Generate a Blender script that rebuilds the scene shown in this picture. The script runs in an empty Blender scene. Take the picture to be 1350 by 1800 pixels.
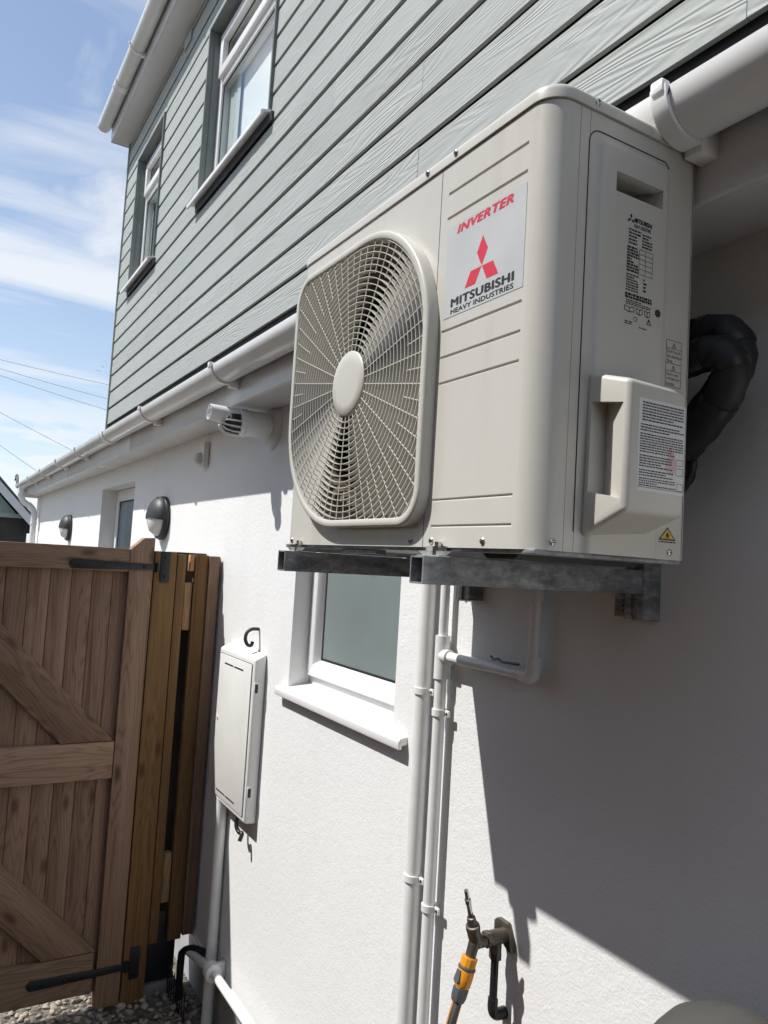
import bpy, bmesh, math, random
from mathutils import Vector, Matrix
random.seed(7)
R = math.radians
S = bpy.context.scene
COL = S.collection
GROUND = -1.918          # everything is laid out from the unit's underside (z = 0); lifted so the ground is z = 0 at the end

# ------------------------------------------------------------------ camera, sky, sun, exposure
cam_data = bpy.data.cameras.new('camera')
cam = bpy.data.objects.new('camera', cam_data); COL.objects.link(cam)
cam_data.sensor_fit = 'HORIZONTAL'; cam_data.sensor_width = 36.0
cam_data.lens = 36.0 * 1341.686 / 1350.0
cam_data.clip_start = 0.02; cam_data.clip_end = 3000
right = Vector((0.510944, 0.85759, 0.058953)); up = Vector((0.028058, -0.085182, 0.99597)); back = Vector((0.859156, -0.507231, -0.067586))
M = Matrix((right, up, back)).transposed().to_4x4()
M.translation = Vector((0.748, -1.138, -0.028 - GROUND))
cam.matrix_world = M
S.camera = cam

SUN_DIR = Vector((-0.432, -1.0, 1.535)).normalized()      # towards the sun
SUN_EL = math.asin(SUN_DIR.z); SUN_ROT = math.atan2(SUN_DIR.x, SUN_DIR.y) % (2 * math.pi)
world = bpy.data.worlds.new('World'); S.world = world; world.use_nodes = True
nt = world.node_tree; nt.nodes.clear()
def wn(t, **k):
    n = nt.nodes.new(t)
    for a, b in k.items(): setattr(n, a, b)
    return n
wout = wn('ShaderNodeOutputWorld'); wbg = wn('ShaderNodeBackground'); sky = wn('ShaderNodeTexSky')
sky.sky_type = 'NISHITA'; sky.sun_disc = False; sky.sun_elevation = SUN_EL; sky.sun_rotation = SUN_ROT
sky.air_density = 1.0; sky.dust_density = 0.5; sky.ozone_density = 1.5
wbg.inputs['Strength'].default_value = 0.15
tc = wn('ShaderNodeTexCoord'); sep = wn('ShaderNodeSeparateXYZ'); nt.links.new(tc.outputs['Generated'], sep.inputs[0])
zc = wn('ShaderNodeMath', operation='MAXIMUM'); nt.links.new(sep.outputs['Z'], zc.inputs[0]); zc.inputs[1].default_value = 0.0
za = wn('ShaderNodeMath', operation='ADD'); nt.links.new(zc.outputs[0], za.inputs[0]); za.inputs[1].default_value = 0.16
dx = wn('ShaderNodeMath', operation='DIVIDE'); dy = wn('ShaderNodeMath', operation='DIVIDE')
nt.links.new(sep.outputs['X'], dx.inputs[0]); nt.links.new(sep.outputs['Y'], dy.inputs[0])
nt.links.new(za.outputs[0], dx.inputs[1]); nt.links.new(za.outputs[0], dy.inputs[1])
comb = wn('ShaderNodeCombineXYZ'); nt.links.new(dx.outputs[0], comb.inputs[0]); nt.links.new(dy.outputs[0], comb.inputs[1])
def cloud_layer(scale, rot, stretch, lo, hi, dist, off):
    mp = wn('ShaderNodeMapping'); mp.inputs['Rotation'].default_value = (0, 0, rot); mp.inputs['Scale'].default_value = stretch; mp.inputs['Location'].default_value = off
    nt.links.new(comb.outputs[0], mp.inputs['Vector'])
    no = wn('ShaderNodeTexNoise'); no.inputs['Scale'].default_value = scale; no.inputs['Detail'].default_value = 7; no.inputs['Roughness'].default_value = 0.55; no.inputs['Distortion'].default_value = dist
    nt.links.new(mp.outputs[0], no.inputs['Vector'])
    mr = wn('ShaderNodeMapRange', interpolation_type='SMOOTHSTEP'); mr.inputs['From Min'].default_value = lo; mr.inputs['From Max'].default_value = hi
    nt.links.new(no.outputs['Fac'], mr.inputs['Value'])
    return mr.outputs['Result']
c1 = cloud_layer(1.1, 0.0, (2.6, 0.36, 1), 0.38, 0.68, 0.5, (1.2, 7.7, 0))
c2 = cloud_layer(1.15, R(-20), (0.8, 1.1, 1), 0.52, 0.72, 0.5, (5.3, 1.7, 0))
c3 = cloud_layer(2.6, R(10), (1.0, 1.0, 1), 0.42, 0.58, 0.3, (0.7, 3.1, 0))          # cumulus bank low over the horizon
low = wn('ShaderNodeMapRange', interpolation_type='SMOOTHSTEP'); low.inputs['From Min'].default_value = 0.30; low.inputs['From Max'].default_value = 0.08; nt.links.new(sep.outputs['Z'], low.inputs['Value'])
c3m = wn('ShaderNodeMath', operation='MULTIPLY'); nt.links.new(c3, c3m.inputs[0]); nt.links.new(low.outputs['Result'], c3m.inputs[1])
mx0_ = wn('ShaderNodeMath', operation='MAXIMUM'); nt.links.new(c1, mx0_.inputs[0]); nt.links.new(c2, mx0_.inputs[1])
mx = wn('ShaderNodeMath', operation='MAXIMUM'); nt.links.new(mx0_.outputs[0], mx.inputs[0]); nt.links.new(c3m.outputs[0], mx.inputs[1])
mcl = wn('ShaderNodeMath', operation='MULTIPLY'); nt.links.new(mx.outputs[0], mcl.inputs[0]); mcl.inputs[1].default_value = 0.85
hz1 = wn('ShaderNodeMath', operation='SUBTRACT'); hz1.inputs[0].default_value = 1.0; nt.links.new(zc.outputs[0], hz1.inputs[1])      # thin haze, denser towards the horizon
hz2 = wn('ShaderNodeMath', operation='POWER'); nt.links.new(hz1.outputs[0], hz2.inputs[0]); hz2.inputs[1].default_value = 5.0
hz3 = wn('ShaderNodeMath', operation='MULTIPLY_ADD'); nt.links.new(hz2.outputs[0], hz3.inputs[0]); hz3.inputs[1].default_value = 0.45; hz3.inputs[2].default_value = 0.10
mfac = wn('ShaderNodeMath', operation='MAXIMUM'); nt.links.new(mcl.outputs[0], mfac.inputs[0]); nt.links.new(hz3.outputs[0], mfac.inputs[1])
mixc = wn('ShaderNodeMix', data_type='RGBA'); nt.links.new(mfac.outputs[0], mixc.inputs['Factor'])
nt.links.new(sky.outputs[0], mixc.inputs['A']); mixc.inputs['B'].default_value = (5.7, 5.9, 6.15, 1)
nt.links.new(mixc.outputs['Result'], wbg.inputs['Color']); nt.links.new(wbg.outputs[0], wout.inputs['Surface'])

sun_data = bpy.data.lights.new('sun', 'SUN'); sun_data.energy = 5.0; sun_data.angle = R(0.6); sun_data.color = (1.0, 0.98, 0.945)
sun = bpy.data.objects.new('sun', sun_data); COL.objects.link(sun)
sun.rotation_euler = SUN_DIR.to_track_quat('Z', 'Y').to_euler(); sun.location = (-3, -8, 12)

S.view_settings.view_transform = 'Standard'; S.view_settings.look = 'None'; S.view_settings.gamma = 1.0
S.view_settings.use_curve_mapping = False; S.view_settings.exposure = 0.12
S.render.engine = 'CYCLES'; S.cycles.max_bounces = 6; S.cycles.diffuse_bounces = 3; S.cycles.glossy_bounces = 3; S.cycles.adaptive_threshold = 0.03; S.cycles.use_denoising = True

# ------------------------------------------------------------------ materials
MATS = {}
def nodes_of(m): return m.node_tree.nodes, m.node_tree.links
def new_mat(name):
    m = bpy.data.materials.new(name); m.use_nodes = True; MATS[name] = m
    n, l = nodes_of(m); n.clear()
    o = n.new('ShaderNodeOutputMaterial'); b = n.new('ShaderNodeBsdfPrincipled'); l.new(b.outputs[0], o.inputs[0])
    return m, n, l, b
def coords(n, l, scale=(1, 1, 1), rot=(0, 0, 0), rnd=True):
    t = n.new('ShaderNodeTexCoord'); mp = n.new('ShaderNodeMapping'); mp.inputs['Rotation'].default_value = rot
    mp2 = mp if not any(rot) else n.new('ShaderNodeMapping'); mp2.inputs['Scale'].default_value = scale; 
    if any(rot): l.new(mp.outputs[0], mp2.inputs['Vector'])
    if rnd:
        oi = n.new('ShaderNodeObjectInfo'); mu = n.new('ShaderNodeMath'); mu.operation = 'MULTIPLY'; mu.inputs[1].default_value = 37.0
        l.new(oi.outputs['Random'], mu.inputs[0]); ad = n.new('ShaderNodeVectorMath'); ad.operation = 'ADD'
        l.new(t.outputs['Object'], ad.inputs[0]); l.new(mu.outputs[0], ad.inputs[1]); l.new(ad.outputs[0], mp.inputs['Vector'])
    else: l.new(t.outputs['Object'], mp.inputs['Vector'])
    return mp2.outputs[0]
def noise(n, l, vec, scale, detail=4, rough=.55, dist=0):
    x = n.new('ShaderNodeTexNoise'); x.inputs['Scale'].default_value = scale; x.inputs['Detail'].default_value = detail
    x.inputs['Roughness'].default_value = rough; x.inputs['Distortion'].default_value = dist; l.new(vec, x.inputs['Vector']); return x.outputs['Fac']
def ramp(n, l, fac, stops):
    r = n.new('ShaderNodeValToRGB'); e = r.color_ramp.elements
    while len(e) < len(stops): e.new(0.5)
    for k, (p, c) in enumerate(stops): e[k].position = p; e[k].color = (c[0], c[1], c[2], 1)
    l.new(fac, r.inputs[0]); return r.outputs[0]
def math_(n, l, op, a, b=None):
    m = n.new('ShaderNodeMath'); m.operation = op
    for i, v in enumerate((a, b)):
        if v is None: continue
        if isinstance(v, (int, float)): m.inputs[i].default_value = v
        else: l.new(v, m.inputs[i])
    return m.outputs[0]
def bump(n, l, b, h, strength, dist, prev=None):
    x = n.new('ShaderNodeBump'); x.inputs['Strength'].default_value = strength; x.inputs['Distance'].default_value = dist
    l.new(h, x.inputs['Height'])
    if prev is not None: l.new(prev, x.inputs['Normal'])
    l.new(x.outputs[0], b.inputs['Normal']); return x.outputs[0]
def plain(name, col, rough=.5, metal=0, var=.06, vscale=6, bscale=0, bstr=0, bdist=.001, spec=.5, coat=0, rvar=.08, rnd=True):
    m, n, l, b = new_mat(name)
    v = coords(n, l, rnd=rnd)
    f = noise(n, l, v, vscale, 3)
    lo = [max(0, c * (1 - var)) for c in col]; hi = [min(1, c * (1 + var)) for c in col]
    l.new(ramp(n, l, f, [(.3, lo), (.7, hi)]), b.inputs['Base Color'])
    rr = n.new('ShaderNodeMapRange'); rr.inputs['To Min'].default_value = max(0, rough - rvar); rr.inputs['To Max'].default_value = min(1, rough + rvar)
    l.new(f, rr.inputs['Value']); l.new(rr.outputs[0], b.inputs['Roughness'])
    b.inputs['Metallic'].default_value = metal; b.inputs['Specular IOR Level'].default_value = spec
    if coat: b.inputs['Coat Weight'].default_value = coat; b.inputs['Coat Roughness'].default_value = .15
    if bscale: bump(n, l, b, noise(n, l, v, bscale, 2, .6), bstr, bdist)
    return m

def mk_render():
    m, n, l, b = new_mat('white_render')
    v = coords(n, l, rnd=False)
    big = noise(n, l, v, 1.3, 5, .6)
    c1 = ramp(n, l, big, [(.25, (.765, .765, .757)), (.6, (.795, .795, .787)), (.85, (.80, .80, .795))])
    # faint run-off streaks
    st = noise(n, l, coords(n, l, (9, 9, .5), rnd=False), 1.0, 3, .6)
    mxn = n.new('ShaderNodeMix'); mxn.data_type = 'RGBA'; mxn.blend_type = 'MULTIPLY'; mxn.inputs['Factor'].default_value = 1
    l.new(c1, mxn.inputs['A']); l.new(ramp(n, l, st, [(.33, (.98, .978, .974)), (.5, (1, 1, 1))]), mxn.inputs['B'])
    l.new(mxn.outputs['Result'], b.inputs['Base Color']); b.inputs['Roughness'].default_value = .85; b.inputs['Specular IOR Level'].default_value = .25
    h1 = noise(n, l, v, 170, 2, .55); h2 = noise(n, l, v, 55, 2, .5)
    p = bump(n, l, b, h2, .16, .006)
    bump(n, l, b, h1, .34, .0028, p)
mk_render()

def mk_siding():
    m, n, l, b = new_mat('sage_fibre_cement')
    v = coords(n, l, (.75, .75, 9.0))
    f = noise(n, l, v, 1.0, 2.0, .45, .35)
    rings = math_(n, l, 'SINE', math_(n, l, 'MULTIPLY', f, 135.0))
    fine = noise(n, l, coords(n, l, (3, 3, 120)), 1.0, 3)
    mask = noise(n, l, coords(n, l, (1.6, 1.6, 5.0)), 1.3, 2)
    mk = n.new('ShaderNodeMapRange'); mk.inputs['From Min'].default_value = .38; mk.inputs['From Max'].default_value = .58; mk.inputs['To Min'].default_value = .25; l.new(mask, mk.inputs['Value'])
    h = math_(n, l, 'ADD', math_(n, l, 'MULTIPLY', rings, mk.outputs[0]), math_(n, l, 'MULTIPLY', fine, .5))
    oi = n.new('ShaderNodeObjectInfo')
    tone = ramp(n, l, oi.outputs['Random'], [(0, (.352, .374, .356)), (.5, (.367, .389, .371)), (1, (.384, .404, .388))])
    mxn = n.new('ShaderNodeMix'); mxn.data_type = 'RGBA'; mxn.blend_type = 'MULTIPLY'; mxn.inputs['Factor'].default_value = 1
    dirt = noise(n, l, coords(n, l, (2, 2, 6)), 2.0, 6, .65)
    l.new(tone, mxn.inputs['A']); l.new(ramp(n, l, dirt, [(.3, (.93, .93, .925)), (.62, (1, 1, 1))]), mxn.inputs['B'])
    l.new(mxn.outputs['Result'], b.inputs['Base Color']); b.inputs['Roughness'].default_value = .62; b.inputs['Specular IOR Level'].default_value = .3
    bump(n, l, b, h, .48, .0014)
mk_siding()

def mk_wood(name, scale, cols, rot=(0, 0, 0), rough=.8):
    """scale: how fast grain varies on x, y, z (small along the grain)"""
    m, n, l, b = new_mat(name)
    v = coords(n, l, scale, rot)
    vor = n.new('ShaderNodeTexVoronoi'); vor.voronoi_dimensions = '2D'; vor.inputs['Scale'].default_value = .34
    sx = n.new('ShaderNodeSeparateXYZ'); l.new(coords(n, l, (1,) + tuple(14 if q_ > 5 else 5.5 for q_ in scale[1:]), rot), sx.inputs[0])
    cx = n.new('ShaderNodeCombineXYZ'); l.new(sx.outputs[1], cx.inputs[0]); l.new(sx.outputs[2], cx.inputs[1]); l.new(cx.outputs[0], vor.inputs['Vector'])
    d = vor.outputs['Distance']
    knot = n.new('ShaderNodeMapRange'); knot.interpolation_type = 'SMOOTHSTEP'; knot.inputs['From Min'].default_value = .015; knot.inputs['From Max'].default_value = .10
    knot.inputs['To Min'].default_value = 1; knot.inputs['To Max'].default_value = 0; l.new(d, knot.inputs['Value'])
    kn2 = n.new('ShaderNodeMapRange'); kn2.interpolation_type = 'SMOOTHSTEP'; kn2.inputs['From Min'].default_value = 0; kn2.inputs['From Max'].default_value = .5
    kn2.inputs['To Min'].default_value = 1; kn2.inputs['To Max'].default_value = 0; l.new(d, kn2.inputs['Value'])
    base = noise(n, l, v, .55, 2, .4, .2)
    s = math_(n, l, 'ADD', math_(n, l, 'MULTIPLY', base, 150), math_(n, l, 'MULTIPLY', kn2.outputs[0], 16))
    g = math_(n, l, 'MULTIPLY', math_(n, l, 'ADD', math_(n, l, 'SINE', s), 1), .5)
    fine = noise(n, l, v, 13, 4, .7)
    broad = noise(n, l, v, .8, 3)
    g = math_(n, l, 'POWER', g, 2.2)
    t = math_(n, l, 'SUBTRACT', math_(n, l, 'ADD', math_(n, l, 'MULTIPLY', fine, .5), math_(n, l, 'MULTIPLY', broad, .5)), math_(n, l, 'MULTIPLY', math_(n, l, 'SUBTRACT', g, .35), .12))
    c = ramp(n, l, t, [(.24, cols[0]), (.5, cols[1]), (.78, cols[2])])
    mxn = n.new('ShaderNodeMix'); mxn.data_type = 'RGBA'; l.new(math_(n, l, 'MULTIPLY', knot.outputs[0], .62), mxn.inputs['Factor']); l.new(c, mxn.inputs['A']); mxn.inputs['B'].default_value = (*[x * .32 for x in cols[0]], 1)
    oi = n.new('ShaderNodeObjectInfo'); hs = n.new('ShaderNodeHueSaturation'); l.new(mxn.outputs['Result'], hs.inputs['Color'])
    vv = n.new('ShaderNodeMapRange'); vv.inputs['To Min'].default_value = .78; vv.inputs['To Max'].default_value = 1.2; l.new(oi.outputs['Random'], vv.inputs['Value']); l.new(vv.outputs[0], hs.inputs['Value'])
    l.new(hs.outputs[0], b.inputs['Base Color']); b.inputs['Roughness'].default_value = rough; b.inputs['Specular IOR Level'].default_value = .25
    bump(n, l, b, t, .5, .0012)
grey = [(.10, .056, .034), (.25, .158, .104), (.355, .25, .178)]
tan = [(.085, .045, .018), (.20, .112, .046), (.31, .185, .085)]
mk_wood('gate_board_wood', (22, 22, .55), grey)
mk_wood('gate_rail_wood', (22, .6, 22), [(.12, .072, .046), (.285, .19, .13), (.39, .28, .20)])
mk_wood('gate_brace_wood', (22, .6, 22), grey, (R(46), 0, 0))
mk_wood('post_wood', (20, 20, .5), tan)
mk_wood('spacer_wood', (20, 20, .8), [(.17, .10, .045), (.34, .215, .11), (.46, .31, .17)])
mk_wood('block_wood', (20, 20, 1.2), [(.30, .13, .06), (.50, .25, .12), (.6, .34, .18)])

def mk_paint():
    m, n, l, b = new_mat('unit_paint')
    v = coords(n, l, (1, 1, 1), rnd=False)
    st = noise(n, l, coords(n, l, (26, 26, 1.6), rnd=False), 1.0, 4, .6); du = noise(n, l, v, 5, 5, .65)
    t = math_(n, l, 'ADD', math_(n, l, 'MULTIPLY', st, .5), math_(n, l, 'MULTIPLY', du, .5))
    l.new(ramp(n, l, t, [(.32, (.485, .465, .417)), (.46, (.54, .522, .472)), (.7, (.556, .54, .495))]), b.inputs['Base Color'])
    rr = n.new('ShaderNodeMapRange'); rr.inputs['To Min'].default_value = .42; rr.inputs['To Max'].default_value = .26; l.new(t, rr.inputs['Value']); l.new(rr.outputs[0], b.inputs['Roughness'])
    b.inputs['Specular IOR Level'].default_value = .5
    bump(n, l, b, noise(n, l, v, 7, 2), .06, .004)
mk_paint()
plain('unit_plastic', (.535, .515, .462), .4, var=.015, bscale=300, bstr=.06, bdist=.0005, rvar=.05)
plain('unit_dark', (.035, .035, .035), .7)
plain('fan_plastic', (.10, .095, .085), .5)
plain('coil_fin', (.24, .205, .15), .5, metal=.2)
plain('sticker_silver', (.50, .51, .505), .4, metal=.05, var=.06, vscale=9)
plain('sticker_white', (.66, .66, .645), .5, var=.02)
plain('print_black', (.012, .013, .015), .5)
plain('print_red', (.60, .025, .05), .45, var=.03)
plain('warning_yellow', (.62, .42, .02), .5)
plain('patch_pink', (.60, .43, .43), .55)
plain('screw_steel', (.62, .62, .60), .25, metal=1)
plain('upvc_white', (.80, .80, .795), .3, var=.012, vscale=4, rvar=.06)
plain('upvc_dull', (.74, .74, .735), .2, var=.06, vscale=5, rvar=.08)
plain('meter_plastic', (.76, .76, .735), .42, var=.05, vscale=5, bscale=160, bstr=.1, bdist=.0006)
plain('soffit_white', (.70, .70, .71), .24, var=.03, vscale=3)
plain('pipe_white', (.77, .77, .755), .35, var=.05, vscale=14, bscale=60, bstr=.2, bdist=.0006)
plain('sage_trim', (.165, .185, .176), .5, var=.05)
plain('lead_flashing', (.045, .045, .06), .55, var=.25, vscale=12)
plain('membrane_black', (.014, .014, .015), .6)
plain('foam_black', (.014, .0145, .016), .6, bscale=90, bstr=.3, bdist=.002)
plain('tap_bronze', (.115, .10, .082), .45, metal=.55, var=.35, vscale=40, bscale=120, bstr=.3, bdist=.0008)
plain('pipe_black', (.018, .018, .019), .35, var=.3, vscale=30)
plain('hose_orange', (.72, .29, .02), .38, var=.06, vscale=20)
plain('hose_grey', (.085, .092, .10), .55, var=.12, vscale=25)
plain('iron_black', (.012, .014, .016), .5, var=.3, vscale=20, bscale=80, bstr=.3)
plain('lamp_grey', (.030, .032, .036), .5, var=.12, vscale=12)
plain('lamp_lens', (.72, .72, .71), .35, var=.03)
plain('sensor_grey', (.55, .55, .54), .5)
plain('roof_tile_dark', (.075, .078, .078), .85, var=.25, vscale=12)
plain('neighbour_green', (.33, .40, .37), .8, var=.06)
plain('neighbour_dark', (.05, .042, .038), .85, var=.3, vscale=5)
plain('sky_block_brick', (.16, .105, .08), .9, var=.3, vscale=9)
plain('brick_grey', (.2, .2, .2), .9, var=.15)
plain('cable_black', (.24, .25, .27), .6)
plain('gull_white', (.75, .75, .76), .7)
plain('gull_grey', (.32, .33, .36), .7)
plain('bin_grey', (.075, .074, .068), .85, var=.08, vscale=20, bscale=90, bstr=.1, spec=.1)
plain('plinth_grey', (.36, .36, .355), .85, var=.1, vscale=9, bscale=90, bstr=.3, bdist=.003)
plain('pebble', (.36, .31, .25), .8, var=.4, vscale=14)
plain('curtain_white', (.86, .87, .86), .8, var=.03)
plain('curtain_green', (.56, .61, .59), .8, var=.05)
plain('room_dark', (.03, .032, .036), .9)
plain('gasket', (.01, .01, .01), .6)

def mk_galv():
    m, n, l, b = new_mat('galvanised_steel')
    v = coords(n, l, (1, 1, 1)); v2 = coords(n, l, (9, 9, 26))
    a = noise(n, l, v2, 1.6, 8, .72, .4); s = noise(n, l, v, 70, 4, .7)
    t = math_(n, l, 'ADD', math_(n, l, 'MULTIPLY', a, .75), math_(n, l, 'MULTIPLY', s, .25))
    l.new(ramp(n, l, t, [(.36, (.10, .104, .108)), (.50, (.23, .236, .242)), (.60, (.38, .385, .39)), (.72, (.62, .62, .61))]), b.inputs['Base Color'])
    b.inputs['Metallic'].default_value = .4; b.inputs['Roughness'].default_value = .48
    bump(n, l, b, s, .15, .0006)
mk_galv()
def mk_glass(name, tint=(1, 1, 1), rough=0.0, refl=.12, graz=.42):
    m, n, l, b = new_mat(name); n.remove(b)
    o = [x for x in n if x.type == 'OUTPUT_MATERIAL'][0]
    tr = n.new('ShaderNodeBsdfTransparent'); tr.inputs[0].default_value = (*tint, 1)
    gl = n.new('ShaderNodeBsdfGlossy'); gl.inputs['Roughness'].default_value = rough
    lw = n.new('ShaderNodeLayerWeight'); lw.inputs['Blend'].default_value = .5
    f2 = math_(n, l, 'ADD', math_(n, l, 'MULTIPLY', math_(n, l, 'POWER', lw.outputs['Facing'], 4.0), graz), refl * .5)
    mx_ = n.new('ShaderNodeMixShader'); l.new(f2, mx_.inputs[0]); l.new(tr.outputs[0], mx_.inputs[1]); l.new(gl.outputs[0], mx_.inputs[2]); l.new(mx_.outputs[0], o.inputs[0])
mk_glass('window_glass', (.97, .985, .98), 0.0, .09)
mk_glass('dark_room_glass', (.8, .84, .86), 0.0, .05, .16)
plain('frosted_glass', (.19, .228, .225), .3, var=.05, vscale=5, spec=.6)
def mk_ground():
    m, n, l, b = new_mat('gravel_bed')
    v = coords(n, l, rnd=False)
    vo = n.new('ShaderNodeTexVoronoi'); vo.inputs['Scale'].default_value = 55; l.new(v, vo.inputs['Vector'])
    l.new(ramp(n, l, vo.outputs['Color'], [(.2, (.06, .055, .045)), (.8, (.21, .185, .15))]), b.inputs['Base Color'])
    b.inputs['Roughness'].default_value = .9
    bump(n, l, b, math_(n, l, 'SUBTRACT', 1, vo.outputs['Distance']), .8, .012)
mk_ground()

# ------------------------------------------------------------------ mesh helpers
ORIGIN = {}
class MB:
    def __init__(s): s.v = []; s.f = []
    def add(s, vs, fs):
        k = len(s.v); s.v += [tuple(p) for p in vs]; s.f += [tuple(i + k for i in f) for f in fs]; return s
    def box(s, x0, x1, y0, y1, z0, z1, bev=0, seg=2):
        x0, x1 = min(x0, x1), max(x0, x1); y0, y1 = min(y0, y1), max(y0, y1); z0, z1 = min(z0, z1), max(z0, z1)
        vs = [(x, y, z) for x in (x0, x1) for y in (y0, y1) for z in (z0, z1)]
        fs = [(0, 1, 3, 2), (4, 6, 7, 5), (0, 4, 5, 1), (2, 3, 7, 6), (0, 2, 6, 4), (1, 5, 7, 3)]
        if not bev: return s.add(vs, fs)
        return s.bevelled(vs, fs, bev, seg)
    def bevelled(s, vs, fs, bev, seg=2):
        bm = bmesh.new(); bv = [bm.verts.new(p) for p in vs]
        for f in fs: bm.faces.new([bv[i] for i in f])
        bmesh.ops.recalc_face_normals(bm, faces=bm.faces)
        bmesh.ops.bevel(bm, geom=list(bm.edges), offset=bev, segments=seg, profile=.5, affect='EDGES')
        bm.verts.index_update()
        s.add([v.co[:] for v in bm.verts], [[v.index for v in f.verts] for f in bm.faces]); bm.free(); return s
    def prism(s, poly, axis, a0, a1, bev=0, seg=2):
        n = len(poly); vs = []
        for a in (a0, a1):
            for (p, q_) in poly:
                vs.append({'x': (a, p, q_), 'y': (p, a, q_), 'z': (p, q_, a)}[axis])
        fs = [tuple(range(n)), tuple(range(2 * n - 1, n - 1, -1))] + [(i, (i + 1) % n, n + (i + 1) % n, n + i) for i in range(n)]
        if bev: return s.bevelled(vs, fs, bev, seg)
        return s.add(vs, fs)
    def loops(s, loops, closed=True, cap0=False, cap1=False):
        n = len(loops[0]); k = len(s.v)
        for L in loops: s.v += [tuple(p) for p in L]
        for j in range(len(loops) - 1):
            for i in range(n if closed else n - 1):
                a = k + j * n + i; b_ = k + j * n + (i + 1) % n
                s.f.append((a, b_, b_ + n, a + n))
        if cap0: s.f.append(tuple(range(k + n - 1, k - 1, -1)))
        if cap1: s.f.append(tuple(range(k + (len(loops) - 1) * n, k + len(loops) * n)))
        return s
    def tube(s, pts, r, n=12, caps=True):
        pts = [Vector(p) for p in pts]; rs = r if isinstance(r, (list, tuple)) else [r] * len(pts)
        L = []; prev = None
        for i, p in enumerate(pts):
            t = (pts[min(i + 1, len(pts) - 1)] - pts[max(i - 1, 0)]).normalized()
            if prev is None:
                a = Vector((0, 0, 1)) if abs(t.z) < .9 else Vector((1, 0, 0)); nrm = t.cross(a).normalized()
            else: nrm = (prev - t * prev.dot(t)).normalized()
            prev = nrm; bn = t.cross(nrm)
            L.append([p + (nrm * math.cos(2 * math.pi * k / n) + bn * math.sin(2 * math.pi * k / n)) * rs[i] for k in range(n)])
        return s.loops(L, True, caps, caps)
    def lathe(s, prof, origin, axis, n=32):
        """prof: (distance along axis, radius)"""
        o = Vector(origin); t = Vector(axis).normalized(); a = Vector((0, 0, 1)) if abs(t.z) < .9 else Vector((1, 0, 0))
        u = t.cross(a).normalized(); w = t.cross(u)
        L = [[o + t * d + (u * math.cos(2 * math.pi * k / n) + w * math.sin(2 * math.pi * k / n)) * max(r_, 1e-5) for k in range(n)] for d, r_ in prof]
        return s.loops(L, True, True, True)
    def build(s, name, mat, parent=None, smooth=35, kind=None):
        off = ORIGIN.get(parent.name, Vector()) if parent else Vector()
        me = bpy.data.meshes.new(name)
        me.from_pydata([tuple(Vector(p) - off) for p in s.v], [], s.f)
        bm = bmesh.new(); bm.from_mesh(me); bmesh.ops.recalc_face_normals(bm, faces=bm.faces); bm.to_mesh(me); bm.free()
        return finish(me, name, mat, parent, smooth, kind, off)
def finish(me, name, mat, parent, smooth=35, kind=None, off=Vector()):
    me.materials.append(MATS[mat])
    if smooth:
        me.polygons.foreach_set('use_smooth', [True] * len(me.polygons))
        me.set_sharp_from_angle(angle=R(smooth))
    me.update()
    o = bpy.data.objects.new(name, me); COL.objects.link(o)
    if parent: o.parent = parent; ORIGIN[o.name] = off
    else: ORIGIN[o.name] = Vector()
    if kind: o['kind'] = kind
    return o
def B(*a, bev=0, seg=2): return MB().box(*a, bev=bev, seg=seg)
def thing(name, loc, label, cat, group=None):
    o = bpy.data.objects.new(name, None); COL.objects.link(o); o.location = loc; o.empty_display_size = .1
    ORIGIN[o.name] = Vector(loc); o['label'] = label; o['category'] = cat
    if group: o['group'] = group
    return o
def tag(o, label, cat, group=None):
    o['label'] = label; o['category'] = cat
    if group: o['group'] = group
    # give single-mesh things an origin at their base
    me = o.data; xs = [v.co for v in me.vertices]
    c = Vector((sum((min(p[i] for p in xs), max(p[i] for p in xs))) / 2 if i < 2 else min(p.z for p in xs) for i in range(3)))
    me.transform(Matrix.Translation(-c)); o.location = c
    return o
def arc(c, r, a0, a1, n): return [(c[0] + r * math.cos(a0 + (a1 - a0) * k / n), c[1] + r * math.sin(a0 + (a1 - a0) * k / n)) for k in range(n + 1)]
def smooth_path(pts, n=10):
    P = [Vector(p) for p in pts]; out = []
    for i in range(len(P) - 1):
        p0 = P[max(i - 1, 0)]; p1 = P[i]; p2 = P[i + 1]; p3 = P[min(i + 2, len(P) - 1)]
        for k in range(n):
            t = k / n
            out.append(.5 * ((2 * p1) + (p2 - p0) * t + (2 * p0 - 5 * p1 + 4 * p2 - p3) * t * t + (3 * p1 - p0 - 3 * p2 + p3) * t ** 3))
    return out + [P[-1]]
def text_mesh(txt, shear=0, weight=0.0, space=1.0):
    cu = bpy.data.curves.new('lettering', 'FONT'); cu.body = txt; cu.shear = shear; cu.offset = weight; cu.space_character = space; cu.resolution_u = 3; cu.extrude = 0.0
    o = bpy.data.objects.new('lettering', cu); COL.objects.link(o)
    bpy.context.view_layer.update()
    me = bpy.data.meshes.new_from_object(o.evaluated_get(bpy.context.evaluated_depsgraph_get()))
    bpy.data.objects.remove(o); bpy.data.curves.remove(cu)
    return me
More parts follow.
